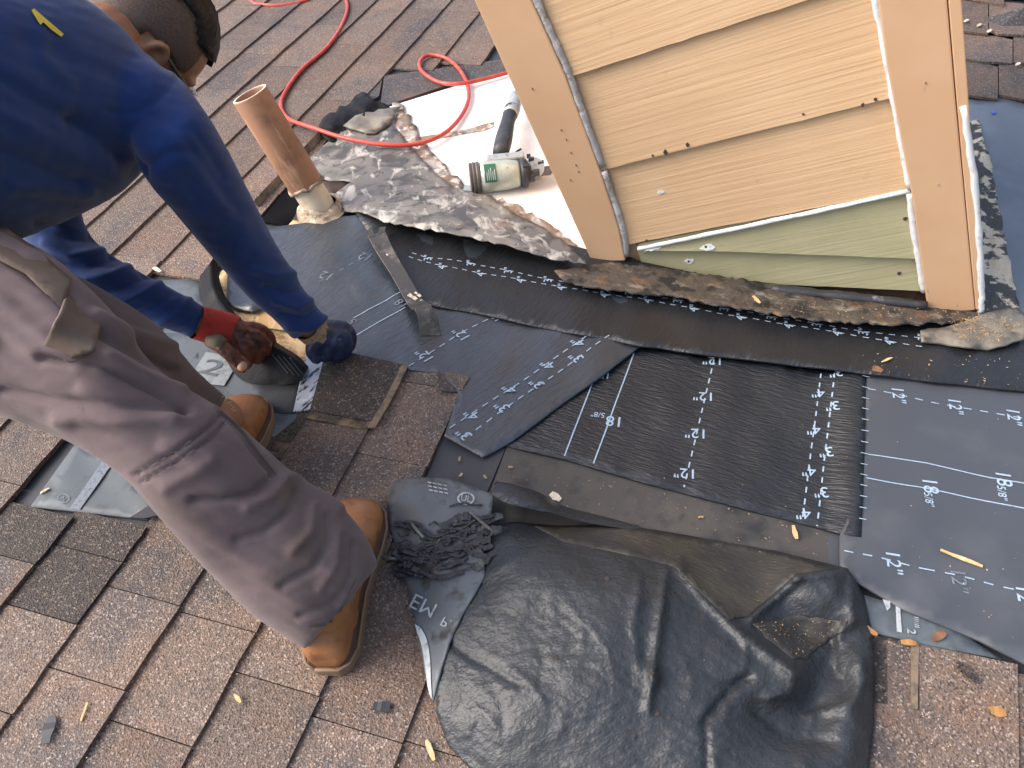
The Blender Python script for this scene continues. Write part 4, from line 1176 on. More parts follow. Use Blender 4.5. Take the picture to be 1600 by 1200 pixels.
def hC_(x, y):
    h = hc0(x, y)
    for ln, am, wd_ in CREASE:
        ds = seg_dist(x, y, ln); h = h + am * (.45 * np.exp(-(ds / wd_) ** 2) + .6 * np.exp(-ds / (wd_ * .55)))
    edge = seg_dist(x, y, CR_OUT + [CR_OUT[0]])
    k = np.clip(edge / 30, 0, 1)
    h = h + k * (.0005 * waves(x, y, 81, 45) + .0004 * waves(x, y, 82, 13, aniso=(.5, 1.8)) + .003 * waves(x, y, 83, 170))
    return np.maximum(h, .0085)
body_sheet = sheet('sheet_body', CR_OUT, hC_, m_crumple, cs, step=5.5, th=.0025)
# dusty underside showing in the pocket and along the back slope
hx = lambda x, y: hC_(x, y) + .0018
sheet('dusty_face', [(835, 822), (960, 820), (1050, 834), (1210, 862), (1310, 888), (1245, 896), (1200, 935), (1170, 962), (1140, 968), (1095, 925), (1052, 884), (960, 862), (880, 846)], hx, m_crumple_dusty, cs, step=7, th=.001)
sheet('dusty_face', ragged([(1175, 975), (1235, 962), (1325, 970), (1318, 985), (1280, 1010), (1262, 1030), (1240, 1030), (1205, 1002)], 2, 10, 3), hx, m_crumple_dusty, cs, step=7, th=.001)
# printed grey face folded over on the left
FLAP = [(604, 768), (612, 752), (650, 745), (700, 747), (772, 772), (768, 800), (762, 830), (756, 862), (757, 900), (743, 926), (723, 959), (701, 1006), (685, 1060), (676, 1098), (668, 1075), (656, 1010), (640, 930), (622, 870), (608, 815)]
hP = tps([(604, 768, .03), (650, 745, .026), (700, 747, .022), (772, 772, .03), (762, 830, .05), (756, 862, .058), (757, 900, .07), (743, 926, .072), (723, 959, .07), (701, 1006, .062), (685, 1060, .05), (676, 1098, .034),
          (668, 1075, .03), (656, 1010, .022), (640, 930, .018), (622, 870, .016), (608, 815, .022), (680, 800, .034), (690, 900, .05), (680, 990, .045)], .02)
hPf = lambda x, y: hP(x, y) + .0012 * waves(x, y, 91, 50)
fl = sheet('printed_flap', FLAP, hPf, m_flap, cs, step=7, th=.0025)
p = Print(lambda x, y: hPf(x, y) + .001)
def pts_h(x, y): return P(x, y, float(hPf(np.array([x]), np.array([y]))[0]) + .0026)
class HP(Print):
    """print drawn straight in photo positions on the curved flap"""
    def ppoly(s, pl, nm='printed_mark'): s.new(nm).add([pts_h(*q) for q in pl], [tuple(range(len(pl)))])
    def pstrip(s, a, b):
        m = s.new('printed_stroke')
        for i in range(len(a) - 1): m.add([pts_h(*q) for q in (a[i], a[i + 1], b[i + 1], b[i])], [(0, 1, 2, 3)])
    def ptext(s, t, x, y, d, size, mirror=False):
        gv, gf = glyphs(t); d = nrm(np.array(d, float)); e = np.array([d[1], -d[0]])
        if mirror: gv = gv * np.array([-1, 1])
        s.new('printed_mark').add([pts_h(*(np.array([x, y]) + d * a * size + e * b_ * size)) for a, b_ in gv], gf)
p = HP(0)
arc0 = cr([(648, 975), (658, 982), (667, 1000), (672, 1030), (673, 1060), (675, 1092)], 4); arc1 = cr([(652, 990), (656, 1000), (660, 1015), (664, 1040), (667, 1065), (671, 1085)], 4)
p.pstrip([tuple(a) for a in arc0], [tuple(b) for b in arc1])
p.ptext('EM', 662, 945, (-.85, -.45), 34, True); p.ptext('P.', 697, 972, (-.85, -.45), 22, True)
for k in range(3): 
    for j in range(4): p.pstrip([(668 + j * 8 + k, 752 + k * 6 + j * 1.5), (674 + j * 8 + k, 753.4 + k * 6 + j * 1.5)], [(668 + j * 8 + k, 754 + k * 6 + j * 1.5), (674 + j * 8 + k, 755.6 + k * 6 + j * 1.5)])
o_ = lambda a, r: (728 + r * 1.15 * math.cos(a), 779 + r * .85 * math.sin(a))
p.pstrip([o_(a, 12) for a in np.linspace(0, math.tau, 17)], [o_(a, 9.5) for a in np.linspace(0, math.tau, 17)])
p.ptext('UL', 728, 779, (1, .2), 14)
p.build(fl, m_print_white)
# torn fibrous strip
m = MB(); r = random.Random(9)
for k in range(100):
    x = r.uniform(622, 764); y = r.uniform(806, 890)
    lim = 840 + (x - 700) * -.28
    y = np.clip(r.gauss(lim + 8, 20), 788, 898)
    L = r.uniform(18, 58); a = r.gauss(.05, .16) + (0.1 if x < 690 else -.25)
    pts = []
    for t in np.linspace(-.5, .5, 5):
        xx, yy = x + L * t * math.cos(a), y + L * t * math.sin(a) + 3 * math.sin(t * 6 + k)
        h = float(hPf(np.array([xx]), np.array([yy]))[0]) + .004 + r.uniform(0, .009) * (1 - abs(t) * .8)
        pts.append(P(xx, yy, h))
    w = r.choice([.0015, .0028, .0045, .0065])
    for i in range(4):
        e = nrm(np.cross(pts[i + 1] - pts[i], NN)) * w
        m.add([pts[i] - e, pts[i + 1] - e, pts[i + 1] + e, pts[i] + e, pts[i] - e - NN * .0012, pts[i + 1] - e - NN * .0012, pts[i + 1] + e - NN * .0012, pts[i] + e - NN * .0012],
              [(0, 1, 2, 3), (0, 4, 5, 1), (2, 6, 7, 3)])
m.build('torn_fibres', m_crumple, cs, kind='stuff')
for (a, b) in (([735, 800, .05], [775, 835, .055]), ([640, 815, .03], [662, 840, .05]), ([590, 869, .012], [626, 875, .02])):
    c = [(a[i] + b[i]) / 2 for i in range(3)]; c[2] += .008
    m = MB(); m.tube(cr([list(P(*a)), list(P(*c)), list(P(*b))], 4), .0026, 6)
    m.build('loose_thread', m_flap, cs)
# rolled edge at the top with a dark open end
g = []
for (bx, by), (rx, ry), (fx, fy), hr in (((772, 757), (778, 758), (764, 780), .066), ((800, 758), (806, 764), (788, 794), .075), ((840, 768), (842, 780), (830, 804), .07), ((880, 790), (878, 802), (872, 814), .05), ((940, 806), (930, 815), (920, 826), .03), ((1000, 822), (1000, 828), (1000, 834), .018)):
    g.append(np.concatenate([np.array(a) for a in cr([[bx, by, .008], [rx - 2, ry - 6, hr * .8], [(rx + fx) / 2, ry + (fy - ry) * .25, hr], [fx + 4, fy - 8, hr * .95]], 5)]))
g = cr(g, 6); ncol = len(g[0]) // 3
pts = [P(r_[3 * j], r_[3 * j + 1], max(r_[3 * j + 2], .006) + .0015 * math.sin(i * 1.3 + j)) for i, r_ in enumerate(g) for j in range(ncol)]
f = [(i * ncol + j, i * ncol + j + 1, (i + 1) * ncol + j + 1, (i + 1) * ncol + j) for i in range(len(g) - 1) for j in range(ncol - 1)]
nv = len(pts); 
obj('rolled_edge', pts, f, m_crumple, cs, smooth=True)
# nail holes in the sheet
for x, y in ((868, 1028), (948, 905), (1018, 1052), (990, 1150), (1026, 1116), (926, 856)):
    h = float(hC_(np.array([x]), np.array([y]))[0])
    m = MB(); m.prism([P(x + 4 * math.cos(t) * r.uniform(.6, 1.2), y + 4 * math.sin(t) * r.uniform(.6, 1.2), h + .0012) for t in np.linspace(0, 5.5, 7)], NN * .0008)
    m.build('nail_hole', m_nailhole, cs)

# ------------------------------------------------------------------ debris
def chip(name, px, py, ang, L, wd_, mat, label, cat, h=.02, group=None, curve=0.0):
    c = P(px, py, h); u, v = UVp(px, py, h); u2, v2 = UVp(px + math.cos(ang) * 8, py + math.sin(ang) * 8, h)
    t = nrm(UU * (u2 - u) + VV * (v2 - v)); s_ = np.cross(NN, t)
    r = random.Random(int(px * 7 + py))
    top = []
    for k in range(5):
        a = -.5 + k / 4; w = wd_ * (.35 + .65 * math.sin(math.pi * (k + .6) / 5.2)) * r.uniform(.7, 1.2)
        o_ = c + t * a * L + s_ * curve * L * (a * a) + NN * r.uniform(0, .002)
        top += [o_ - s_ * w / 2, o_ + s_ * w / 2]
    vs = top + [q - NN * .0018 for q in top]
    f = []
    for k in range(4):
        a = 2 * k
        f += [(a, a + 2, a + 3, a + 1), (10 + a, 11 + a, 13 + a, 12 + a), (a, 10 + a, 12 + a, a + 2), (a + 1, a + 3, 13 + a, 11 + a)]
    f += [(0, 1, 11, 10), (8, 18, 19, 9)]
    return obj(name, vs, f, mat, None, label=label, cat=cat, group=group)
chip('wood_splinter', 1502, 872, .38, .062, .006, m_chip, 'long pale wood splinter on the grey sheet at right', 'wood splinter', .02)
chip('wood_splinter', 1242, 832, 1.3, .026, .008, m_chip, 'short pale wood splinter at the lower edge of the ribbed strip', 'wood splinter', .008)
chip('wood_splinter', 245, 421, .5, .03, .011, m_pvc, 'cream paint flake on the shingle above the left sleeve', 'paint flake', .014)
chip('wood_splinter', 132, 1112, -1.2, .026, .004, m_chip, 'thin pale splinter on the lower left shingles', 'wood splinter', .012)
chip('wood_splinter', 371, 1091, .9, .018, .006, m_chip, 'small splinter on a course edge below the near boot', 'wood splinter', .013)
chip('wood_splinter', 448, 963, .1, .018, .005, m_pvc, 'white flake by the heel of the near boot', 'paint flake', .013)
chip('wood_splinter', 672, 1172, 1.2, .03, .008, m_chip, 'pale chip left of the crumpled sheet at the bottom', 'wood chip', .012)
chip('wood_splinter', 70, 767, -.5, .016, .006, m_pvc, 'cream flake on the blue grey strip at left', 'paint flake', .008)
chip('wood_splinter', 57, 661, -.8, .014, .007, m_chip, 'orange chip on the shingle under the near thigh', 'wood chip', .012)
chip('dry_leaf', 1560, 1112, .2, .02, .018, m_leaf, 'round orange dry leaf on the right shingle', 'leaf', .015)
chip('dry_leaf', 1466, 994, -.6, .026, .013, m_leaf_brown, 'curled brown leaf on the grey scrap edge', 'leaf', .018)
chip('dry_leaf', 1420, 1004, .1, .022, .009, m_leaf, 'orange leaf bit by the white bars', 'leaf', .018)
chip('dry_leaf', 1360, 985, .6, .022, .008, m_leaf, 'pale orange leaf bit touching the crumpled sheet corner', 'leaf', .018)
chip('dry_leaf', 1371, 577, .5, .02, .016, m_leaf_brown, 'brown leaf on the wall strip edge near the crease', 'leaf', .03)
chip('dry_leaf', 1512, 1050, .7, .035, .018, m_shingle_dark, 'dark curled scrap on the right shingle', 'scrap', .018)
chip('membrane_scrap', 76, 1140, 1.8, .04, .019, m_scrap, 'black scrap on the shingles at the lower left corner', 'scrap', .014)
chip('membrane_scrap', 596, 1104, .1, .025, .017, m_scrap, 'small black scrap on the shingle below the near boot', 'scrap', .014)
chip('paper_scrap', 868, 776, .6, .022, .018, m_pvc, 'pale paper scrap on the brownish felt', 'scrap', .006)
chip('wood_splinter', 1386, 562, -.4, .026, .005, m_chip, 'reddish splinter below the base flashing', 'wood splinter', .03)
chip('wood_splinter', 1182, 468, .8, .026, .007, m_chip, 'splinter lying on the rotten base flashing', 'wood splinter', .05)
for x, y, a, t in ((1510, 32, -.6, 'pale wood chip nearest the chase on the shingles behind it'), (1530, 39, -.6, 'second pale wood chip from the chase on the shingles behind it'),
                   (1546, 48, -.6, 'third pale wood chip from the chase below the curled shingle'), (1590, 100, -.6, 'pale wood chip at the right edge just above the blue grey sheet')):
    chip('wood_chip', x, y, a, .025, .011, m_pvc, t, 'wood chip', .02, 'wood chips behind the chase')
for x, y, t in ((718, 717, 'tiny orange wood chip on the dark felt just left of the pointed sheet tip'), (720, 742, 'tiny orange wood chip on the dark felt above the printed flap'), (798, 730, 'tiny orange wood chip on the brownish felt below the pointed sheet tip'),
                (1095, 808, 'tiny orange wood chip on the brownish felt under the ribbed strip'), (758, 745, 'tiny orange wood chip on the felt seam above the rolled edge')):
    chip('wood_chip', x, y, x * .37, .009, .0045, m_dust, t, 'wood chip', .007, 'wood chips on the old felt')
def scatter(name, n, poly, hfun, mat, smin, smax, seed):
    r = random.Random(seed); m = MB()
    xs = [q[0] for q in poly]; ys = [q[1] for q in poly]
    k = 0
    while k < n:
        x, y = r.uniform(min(xs), max(xs)), r.uniform(min(ys), max(ys))
        if not inpoly(np.array([x]), np.array([y]), poly)[0]: continue
        k += 1
        h = float(hfun(np.array([x]), np.array([y]))[0]) if callable(hfun) else hfun
        c = P(x, y, h + .0014); a = r.uniform(0, 6.28); s_ = (smin + (smax - smin) * r.random() ** 2.5) * .8
        t = (UU * math.cos(a) + VV * math.sin(a)) * s_; w = np.cross(NN, nrm(t)) * s_ * r.uniform(.2, .6)
        tilt = NN * s_ * r.uniform(-.3, .3)
        m.add([c - t - tilt, c + w, c + t + tilt, c - w, c + NN * s_ * .35], [(0, 3, 4), (3, 2, 4), (2, 1, 4), (1, 0, 4)])
    return m.build(name, mat, None, kind='stuff', label='scattered sawdust and splinters', cat='sawdust')
scatter('sawdust', 90, [(793, 705), (1310, 838), (1300, 870), (900, 800), (780, 760)], .003, m_dust, .0012, .0035, 1)
scatter('sawdust', 60, [(1340, 545), (1600, 560), (1600, 608), (1360, 580)], hB, m_dust, .0012, .005, 2)
scatter('sawdust', 520, [(1480, 500), (1560, 490), (1600, 505), (1560, 535), (1500, 530)], .036, m_sawdust, .0012, .0040, 3)
scatter('sawdust', 200, [(1100, 455), (1440, 480), (1540, 492), (1400, 502), (1200, 484)], lambda x, y: hS0(x, y) + .006, m_dust, .001, .004, 4)
scatter('sawdust', 25, [(1350, 600), (1600, 620), (1600, 1020), (1420, 940)], hD, m_chip, .001, .0025, 5)
scatter('sawdust', 30, [(1050, 560), (1340, 590), (1335, 820), (1000, 740)], hC, m_chip, .001, .0022, 6)
scatter('sawdust', 90, [(1175, 975), (1235, 962), (1320, 970), (1280, 1010), (1240, 1025)], hx, m_dust, .001, .003, 7)
scatter('sawdust', 120, [(0, 900), (480, 1010), (640, 1100), (700, 1200), (0, 1200)], .011, m_chip, .001, .003, 8)
scatter('sawdust', 50, [(1440, 1020), (1590, 1040), (1590, 1200), (1440, 1200)], .0125, m_chip, .001, .003, 9)

# ------------------------------------------------------------------ the roofer
man = empty('person', P(450, 840, 0), 'roofer in blue long sleeved shirt and taupe trousers bending over the torn roof', 'person')
R_ARM = [(226, 112, 192, 152, 1.17, 1), (270, 112, 187, 188, 1.145, 1), (325, 180, 221, 268, 1.14, 1), (362, 245, 277, 338, 1.22, 1), (399, 318, 328, 398, 1.31, 1), (441, 398, 382, 458, 1.40, 1), (482, 462, 430, 500, 1.48, 1), (513, 500, 459, 530, 1.545, 1)]
L_ARM = [(120, 230, 10, 290, 1.38, 1), (122, 300, 30, 350, 1.38, 1), (130, 350, 52, 395, 1.38, 1), (158, 388, 90, 438, 1.39, 1), (212, 422, 155, 478, 1.41, 1), (270, 452, 228, 502, 1.44, 1), (324, 482, 300, 528, 1.48, 1)]
TORSO = [(-260, 60, -150, 470, .98, 1.3), (-150, 10, -60, 400, 1.02, 1.35), (-40, 0, 50, 352, 1.08, 1.35), (50, 6, 118, 326, 1.14, 1.35), (120, 18, 190, 285, 1.18, 1.3), (190, 55, 240, 235, 1.20, 1.2), (236, 98, 262, 190, 1.21, 1.1)]
R_LEG = [(-170, 240, -230, 600, .97, 1), (-30, 345, -60, 630, .96, .95), (75, 395, 50, 668, .96, .9), (170, 480, 125, 698, .96, .95), (245, 575, 190, 740, .97, 1), (335, 636, 235, 785, .99, 1), (405, 695, 290, 845, 1.02, 1), (468, 752, 345, 902, 1.06, 1), (525, 790, 398, 952, 1.085, 1), (560, 826, 440, 982, 1.10, 1), (580, 862, 466, 1000, 1.11, 1), (588, 886, 482, 1010, 1.12, 1)]
L_LEG = [(-120, 260, -160, 520, 1.12, 1), (20, 380, -40, 560, 1.14, 1), (140, 440, 80, 590, 1.16, 1), (235, 500, 150, 640, 1.19, 1), (276, 545, 195, 660, 1.24, 1), (310, 585, 240, 680, 1.32, 1), (352, 622, 290, 690, 1.38, 1)]
def shrink(S, k): return [((a + (c - a) * k / 2), (b + (d - b) * k / 2), (c - (c - a) * k / 2), (d - (d - b) * k / 2), e, r) for a, b, c, d, e, r in S]
# hands: chains of joints (px, py, depth) with radii in metres
dw = 1.56
RH = dict(palm=[(487, 515, 1.555), (500, 520, 1.57), (515, 526, 1.585), (527, 530, 1.59)],
          fingers=[[(522, 508, 1.575), (540, 512, 1.585), (549, 524, 1.60), (548, 540, 1.615), (540, 550, 1.62)],
                   [(518, 518, 1.57), (536, 524, 1.575), (544, 538, 1.59), (540, 552, 1.60), (530, 556, 1.61)],
                   [(510, 526, 1.565), (524, 536, 1.57), (530, 548, 1.585), (524, 558, 1.595), (515, 556, 1.60)],
                   [(502, 532, 1.565), (510, 544, 1.57), (514, 554, 1.58), (508, 560, 1.59), (502, 556, 1.595)]],
          thumb=[(498, 530, 1.555), (490, 540, 1.56), (488, 550, 1.565), (494, 560, 1.575)])
LH = dict(palm=[(318, 507, 1.49), (340, 512, 1.50), (360, 520, 1.515), (376, 528, 1.525)],
          fingers=[[(378, 513, 1.53), (394, 511, 1.53), (409, 515, 1.54), (421, 525, 1.555), (425, 534, 1.57)],
                   [(380, 521, 1.52), (396, 523, 1.52), (409, 531, 1.53), (417, 543, 1.55), (416, 551, 1.565)],
                   [(375, 530, 1.51), (388, 535, 1.51), (399, 545, 1.525), (405, 556, 1.545), (402, 563, 1.56)],
                   [(366, 537, 1.505), (376, 545, 1.505), (385, 555, 1.515), (389, 564, 1.53), (386, 570, 1.545)]],
          thumb=[(328, 530, 1.485), (344, 540, 1.475), (358, 552, 1.475), (370, 565, 1.485), (378, 573, 1.49)])
def hand(mb, Hd, grow=0.0, wrist=.026):
    pl = [Q(*a) for a in Hd['palm']]
    mb.tube(cr(pl, 4), [wrist + grow + .004 * i / 12 for i in range(4 * 3 + 1)], 14)
    for i, fg in enumerate(Hd['fingers']):
        q = cr([Q(*a) for a in fg], 4)
        mb.tube(q, [(.0105 if i < 3 else .009) * (1 - .25 * k / len(q)) + grow for k in range(len(q))], 10)
        mb.ball(q[-1], np.eye(3) * (.008 + grow), 10, 6)
        mb.tube([pl[1], q[0]], [.014 + grow, .0115 + grow], 10)
    q = cr([Q(*a) for a in Hd['thumb']], 4)
    mb.tube(q, [.0145 * (1 - .3 * k / len(q)) + grow for k in range(len(q))], 10)
    mb.ball(q[-1], np.eye(3) * (.0105 + grow), 10, 6)
    mb.tube([pl[1], q[0]], [.02 + grow, .0145 + grow], 10)

# head frame: crown towards the right of the picture, face towards the hands, right ear towards the camera
hc = Q(229, 68, 1.30)
cx, cy, cz = W[:, 0], W[:, 1], W[:, 2]
crown = nrm(.80 * cx - .60 * cy + .05 * cz)
face = nrm(.45 * cx + .47 * cy + .76 * cz); face = nrm(face - crown * (face @ crown))
ear = nrm(np.cross(face, crown)); ear = ear if ear @ cz < 0 else -ear     # towards the camera
def hd(f_, e_, c_): return hc + face * f_ + ear * e_ + crown * c_
mb = MB()
mb.ball(hd(-.012, 0, .02), np.array([face * .098, ear * .076, crown * .094]), 24, 16)      # cranium
mb.ball(hd(.03, 0, -.045), np.array([face * .062, ear * .060, crown * .075]), 20, 12)       # jaw and face
mb.ball(hd(.078, 0, -.095), np.array([face * .02, ear * .028, crown * .02]), 12, 8)         # chin
mb.tube([hd(.088, 0, .01), hd(.098, 0, -.02), hd(.106, 0, -.04)], [.008, .011, .014], 10)   # nose
mb.tube([hd(.085, -.022, -.066), hd(.093, 0, -.064), hd(.085, .022, -.066)], [.006, .008, .006], 8)  # mouth
for s_ in (-1, 1):
    mb.tube([hd(.078, s_ * .014, .017), hd(.08, s_ * .032, .02), hd(.068, s_ * .05, .016)], [.007, .008, .007], 8)      # brow
    mb.ball(hd(.072, s_ * .032, .002), np.eye(3) * .012, 10, 6)                                                       # eye
    mb.ball(hd(.055, s_ * .045, -.03), np.array([face * .025, ear * .02, crown * .025]), 10, 6)                        # cheek
    e0 = [hd(-.006 + .016 * math.sin(t), s_ * (.077 + .011 * (1 - abs(t) / 3)), -.008 + .033 * math.cos(t)) for t in np.linspace(2.9, -2.4, 12)]
    mb.tube([hd(-.03 + .022 + a, 0, 0) * 0 + e0[i] for i, a in enumerate([0] * 12)], [.0062] * 12, 8)                 # ear rim
    mb.ball(hd(-.002, s_ * .076, -.012), np.array([face * .013, ear * .007, crown * .026]), 10, 6)
    mb.ball(hd(.006, s_ * .079, -.042), np.array([face * .008, ear * .006, crown * .010]), 8, 6)                        # lobe
nk = [Q(120, 95, 1.2), Q(165, 75, 1.23), hd(-.045, 0, -.085), hd(-.03, 0, -.02)]
mb.tube(cr(nk, 4), [.075, .073, .071, .069, .067, .065, .064, .063, .062, .062, .062, .062, .060], 16)
for k, (a, c_) in enumerate(((-.088, -.045), (-.092, -.072))):       # nape rolls
    mb.tube([hd(a + .03, .055, c_), hd(a + .004, .03, c_ - .004), hd(a, 0, c_ - .005), hd(a + .004, -.03, c_ - .004), hd(a + .03, -.055, c_)], .014, 8)
limb(mb, shrink(TORSO, .18)); limb(mb, shrink(R_ARM, .3)); limb(mb, shrink(L_ARM, .3)); limb(mb, shrink(R_LEG, .35)); limb(mb, shrink(L_LEG, .35))
hand(mb, RH); hand(mb, LH)
mb.tube([Q(472, 502, 1.52), Q(490, 517, 1.56)], .024, 12); mb.tube([Q(300, 498, 1.47), Q(322, 509, 1.495)], .024, 12)
mb.ball(Q(515, 925, 1.135), np.eye(3) * .04, 12, 8); mb.ball(Q(345, 655, 1.38), np.eye(3) * .04, 12, 8)
v, nn, f = remesh(mb, .005, 3, .5)
obj('body', v, f, m_skin, man, smooth=True)
# cropped sides and longer black top, grown off the same skull shape
def cap(name, mat, inside, thick, sub=None):
    mb2 = MB(); n, m_ = 48, 30
    pts_, keep = [], {}
    for i in range(m_ + 1):
        th = math.pi * i / m_
        for k in range(n):
            ph = math.tau * k / n
            d = np.array([math.sin(th) * math.cos(ph), math.sin(th) * math.sin(ph), math.cos(th)])   # face, ear, crown
            pts_.append(d)
    F_ = []
    for i in range(m_):
        for k in range(n):
            q = (i * n + k, i * n + (k + 1) % n, (i + 1) * n + (k + 1) % n, (i + 1) * n + k)
            if all(inside(pts_[j]) for j in q): F_.append(q)
    used = sorted({j for q in F_ for j in q}); ix = {j: a for a, j in enumerate(used)}
    V_ = []
    for j in used:
        d = pts_[j]; t = thick(d)
        V_.append(hd(-.012 + d[0] * (.098 + t), d[1] * (.076 + t), .02 + d[2] * (.094 + t)))
    nv_ = len(V_)
    inn = [hd(-.012 + pts_[j][0] * .094, pts_[j][1] * .072, .02 + pts_[j][2] * .090) for j in used]
    Fq = [tuple(ix[j] for j in q) for q in F_]
    cnt = {(q[i], q[(i + 1) % 4]) for q in Fq for i in range(4)}
    side = [(b_, a_, a_ + nv_, b_ + nv_) for (a_, b_) in cnt if (b_, a_) not in cnt]
    return obj(name, V_ + inn, Fq + [tuple(i + nv_ for i in q[::-1]) for q in Fq] + side, mat, man, smooth=True)
rh = random.Random(2)
cap('cropped_hair', m_fade, lambda d: d[2] > -.62 + .9 * max(0, d[0]) and d[0] < .62 and not (abs(d[1]) > .8 and d[0] > -.18 and d[2] < -.1 and d[0] < .3), lambda d: .0035)
cap('hair', m_hair, lambda d: d[2] > .64 - .30 * max(0, d[0]) + .05 * math.sin(11 * d[1] + 5 * d[0]) and d[0] < .95, lambda d: .004 + .008 * min(1, max(0, (d[2] - .60) * 3.5)) * (1 + .25 * math.sin(9 * d[1] + 7 * d[0])) + rh.uniform(0, .004) + .006 * max(0, d[0]))
# safety glasses
m = MB()
m.tube([hd(.0, .081, .018), hd(.045, .078, .012), hd(.085, .062, .008)], .0026, 8); m.build('glasses_temple', m_lens, man, smooth=True)
m = MB(); m.tube([hd(.0, -.081, .018), hd(.045, -.078, .012), hd(.085, -.062, .008)], .0026, 8); m.build('glasses_temple', m_lens, man, smooth=True)
m = MB()
gl = [hd(.108 - .03 * (abs(t) ** 2), t * .062, .014) for t in np.linspace(-1, 1, 9)]; gl2 = [hd(.100 - .03 * (abs(t) ** 2), t * .058, -.024) for t in np.linspace(-1, 1, 9)]
for i in range(8): m.prism([gl[i], gl[i + 1], gl2[i + 1], gl2[i]], face * .002)
mg = M('clear_lens', (.75, .78, .78), rough=.1); mg.node_tree.nodes['Principled BSDF'].inputs['Transmission Weight'].default_value = .85
m.build('lens', mg, man)

# shirt
mb = MB(); limb(mb, TORSO, 40); limb(mb, R_ARM); limb(mb, L_ARM)
mb.ball(Q(222, 163, 1.14), np.eye(3) * .064, 16, 10); mb.ball(Q(180, 162, 1.16), np.eye(3) * .09, 16, 10); mb.ball(Q(100, 230, 1.36), np.eye(3) * .06, 16, 10)
v, nn, f = remesh(mb, .0048, 8, .6)
SH = [([(283, 112), (262, 142), (235, 165), (200, 180), (170, 172)], -.0022, 5), ([(215, 272), (190, 240), (160, 210), (120, 190)], -.010, 18), ([(225, 262), (262, 240), (300, 235)], -.005, 10),
      ([(0, 120), (60, 160), (130, 200), (190, 250)], -.006, 12), ([(0, 175), (70, 215), (130, 250), (180, 280)], .006, 14), ([(0, 235), (60, 260), (120, 285)], -.006, 12), ([(20, 290), (80, 295), (140, 300)], .006, 12),
      ([(250, 200), (300, 260), (350, 330)], .002, 10), ([(270, 190), (325, 262), (372, 330)], -.003, 9), ([(300, 200), (350, 275)], -.004, 7), ([(240, 180), (275, 250), (310, 320)], -.0025, 9), ([(330, 300), (380, 350), (420, 420)], .0015, 12),
      ([(395, 420), (430, 430), (465, 425)], .005, 7), ([(415, 450), (450, 458), (478, 448)], -.005, 6), ([(430, 470), (465, 480), (490, 466)], .006, 6), ([(440, 490), (475, 498), (500, 482)], -.005, 5), ([(450, 512), (485, 514), (508, 495)], .006, 5),
      ([(60, 350), (110, 372), (150, 372)], -.007, 8), ([(70, 380), (110, 400), (160, 392)], .007, 8), ([(90, 415), (140, 415), (175, 402)], -.008, 8), ([(120, 440), (170, 430), (205, 415)], .008, 8), ([(150, 462), (190, 448), (228, 430)], -.007, 7),
      ([(180, 475), (215, 462), (250, 442)], .006, 7), ([(215, 492), (245, 478), (270, 458)], -.006, 6), ([(250, 505), (275, 492), (295, 470)], .006, 6), ([(280, 520), (305, 508), (318, 484)], -.005, 5), ([(40, 60), (130, 100), (200, 130)], -.003, 14), ([(60, 50), (70, 90), (110, 130)], .003, 12)]
v = folds(v, nn, SH, [(3, 80, .0010, (.6, 3)), (4, 20, .0004, (.6, 2.5))])
obj('shirt', v, f, m_shirt, man, smooth=True)
bs = bvh_of(v, f)
ym = decal(bs, [(48, 18), (52, 15), (72, 32), (98, 54), (94, 58), (80, 48), (66, 36), (62, 40), (57, 33)], m_yellow, 'chest_print', man, off=.004, step=5)
if ym: ym.name = 'back_print'
# trousers
mb = MB(); limb(mb, R_LEG, 36); limb(mb, L_LEG, 32)
mb.ball(Q(-170, 400, 1.06), np.array([cx * .12, cy * .15, cz * .17]), 20, 12)
v, nn, f = remesh(mb, .0046, 5, .6)
PT = [([(62, 560), (160, 570), (236, 610), (294, 638)], -.010, 7), ([(0, 470), (60, 520), (120, 570)], .004, 14), ([(0, 610), (90, 628), (200, 634), (290, 640)], -.008, 7), ([(90, 655), (180, 660), (270, 655)], .006, 12),
      ([(210, 742), (260, 715), (310, 680), (345, 648)], -.005, 3.5), ([(222, 752), (272, 724), (322, 690), (350, 660)], -.004, 3.5), ([(342, 642), (372, 668), (400, 704), (430, 740)], -.007, 4), ([(345, 636), (370, 655)], .006, 6),
      ([(432, 742), (400, 770), (350, 780), (300, 782)], -.009, 6), ([(445, 752), (425, 775), (385, 792)], .006, 8), ([(462, 768), (450, 800), (415, 830), (370, 842)], -.006, 6), ([(490, 790), (485, 830), (455, 862)], .005, 8),
      ([(512, 806), (512, 850), (490, 890), (440, 915)], -.005, 6), ([(530, 830), (525, 880), (500, 920)], .004, 7), ([(552, 850), (548, 905), (520, 945), (470, 962)], -.005, 6), ([(440, 742), (470, 745), (500, 770), (530, 795)], .008, 10),
      ([(470, 972), (525, 968), (572, 885)], .003, 5), ([(150, 490), (200, 520), (270, 540)], .008, 9), ([(160, 520), (215, 552), (270, 580)], -.012, 9), ([(170, 555), (230, 590), (285, 610)], .007, 8), ([(0, 395), (60, 440), (110, 470)], -.007, 5), ([(0, 540), (50, 570), (110, 600)], -.005, 14),
      ([(240, 690), (200, 680), (120, 668)], -.005, 12), ([(330, 720), (300, 740), (260, 760)], .005, 12)]
v = folds(v, nn, PT, [(13, 90, .0011, (.7, 3)), (14, 22, .0004, (.7, 2.5))])
pants = obj('pants', v, f, m_pants, man, smooth=True)
bp = bvh_of(v, f)
decal(bp, [(62, 548), (75, 525), (96, 488), (112, 440), (122, 432), (164, 472), (164, 482), (148, 546), (112, 561)], m_pants_khaki, 'pocket_flap', pants, off=.014, step=7, th=.004, fit=True)
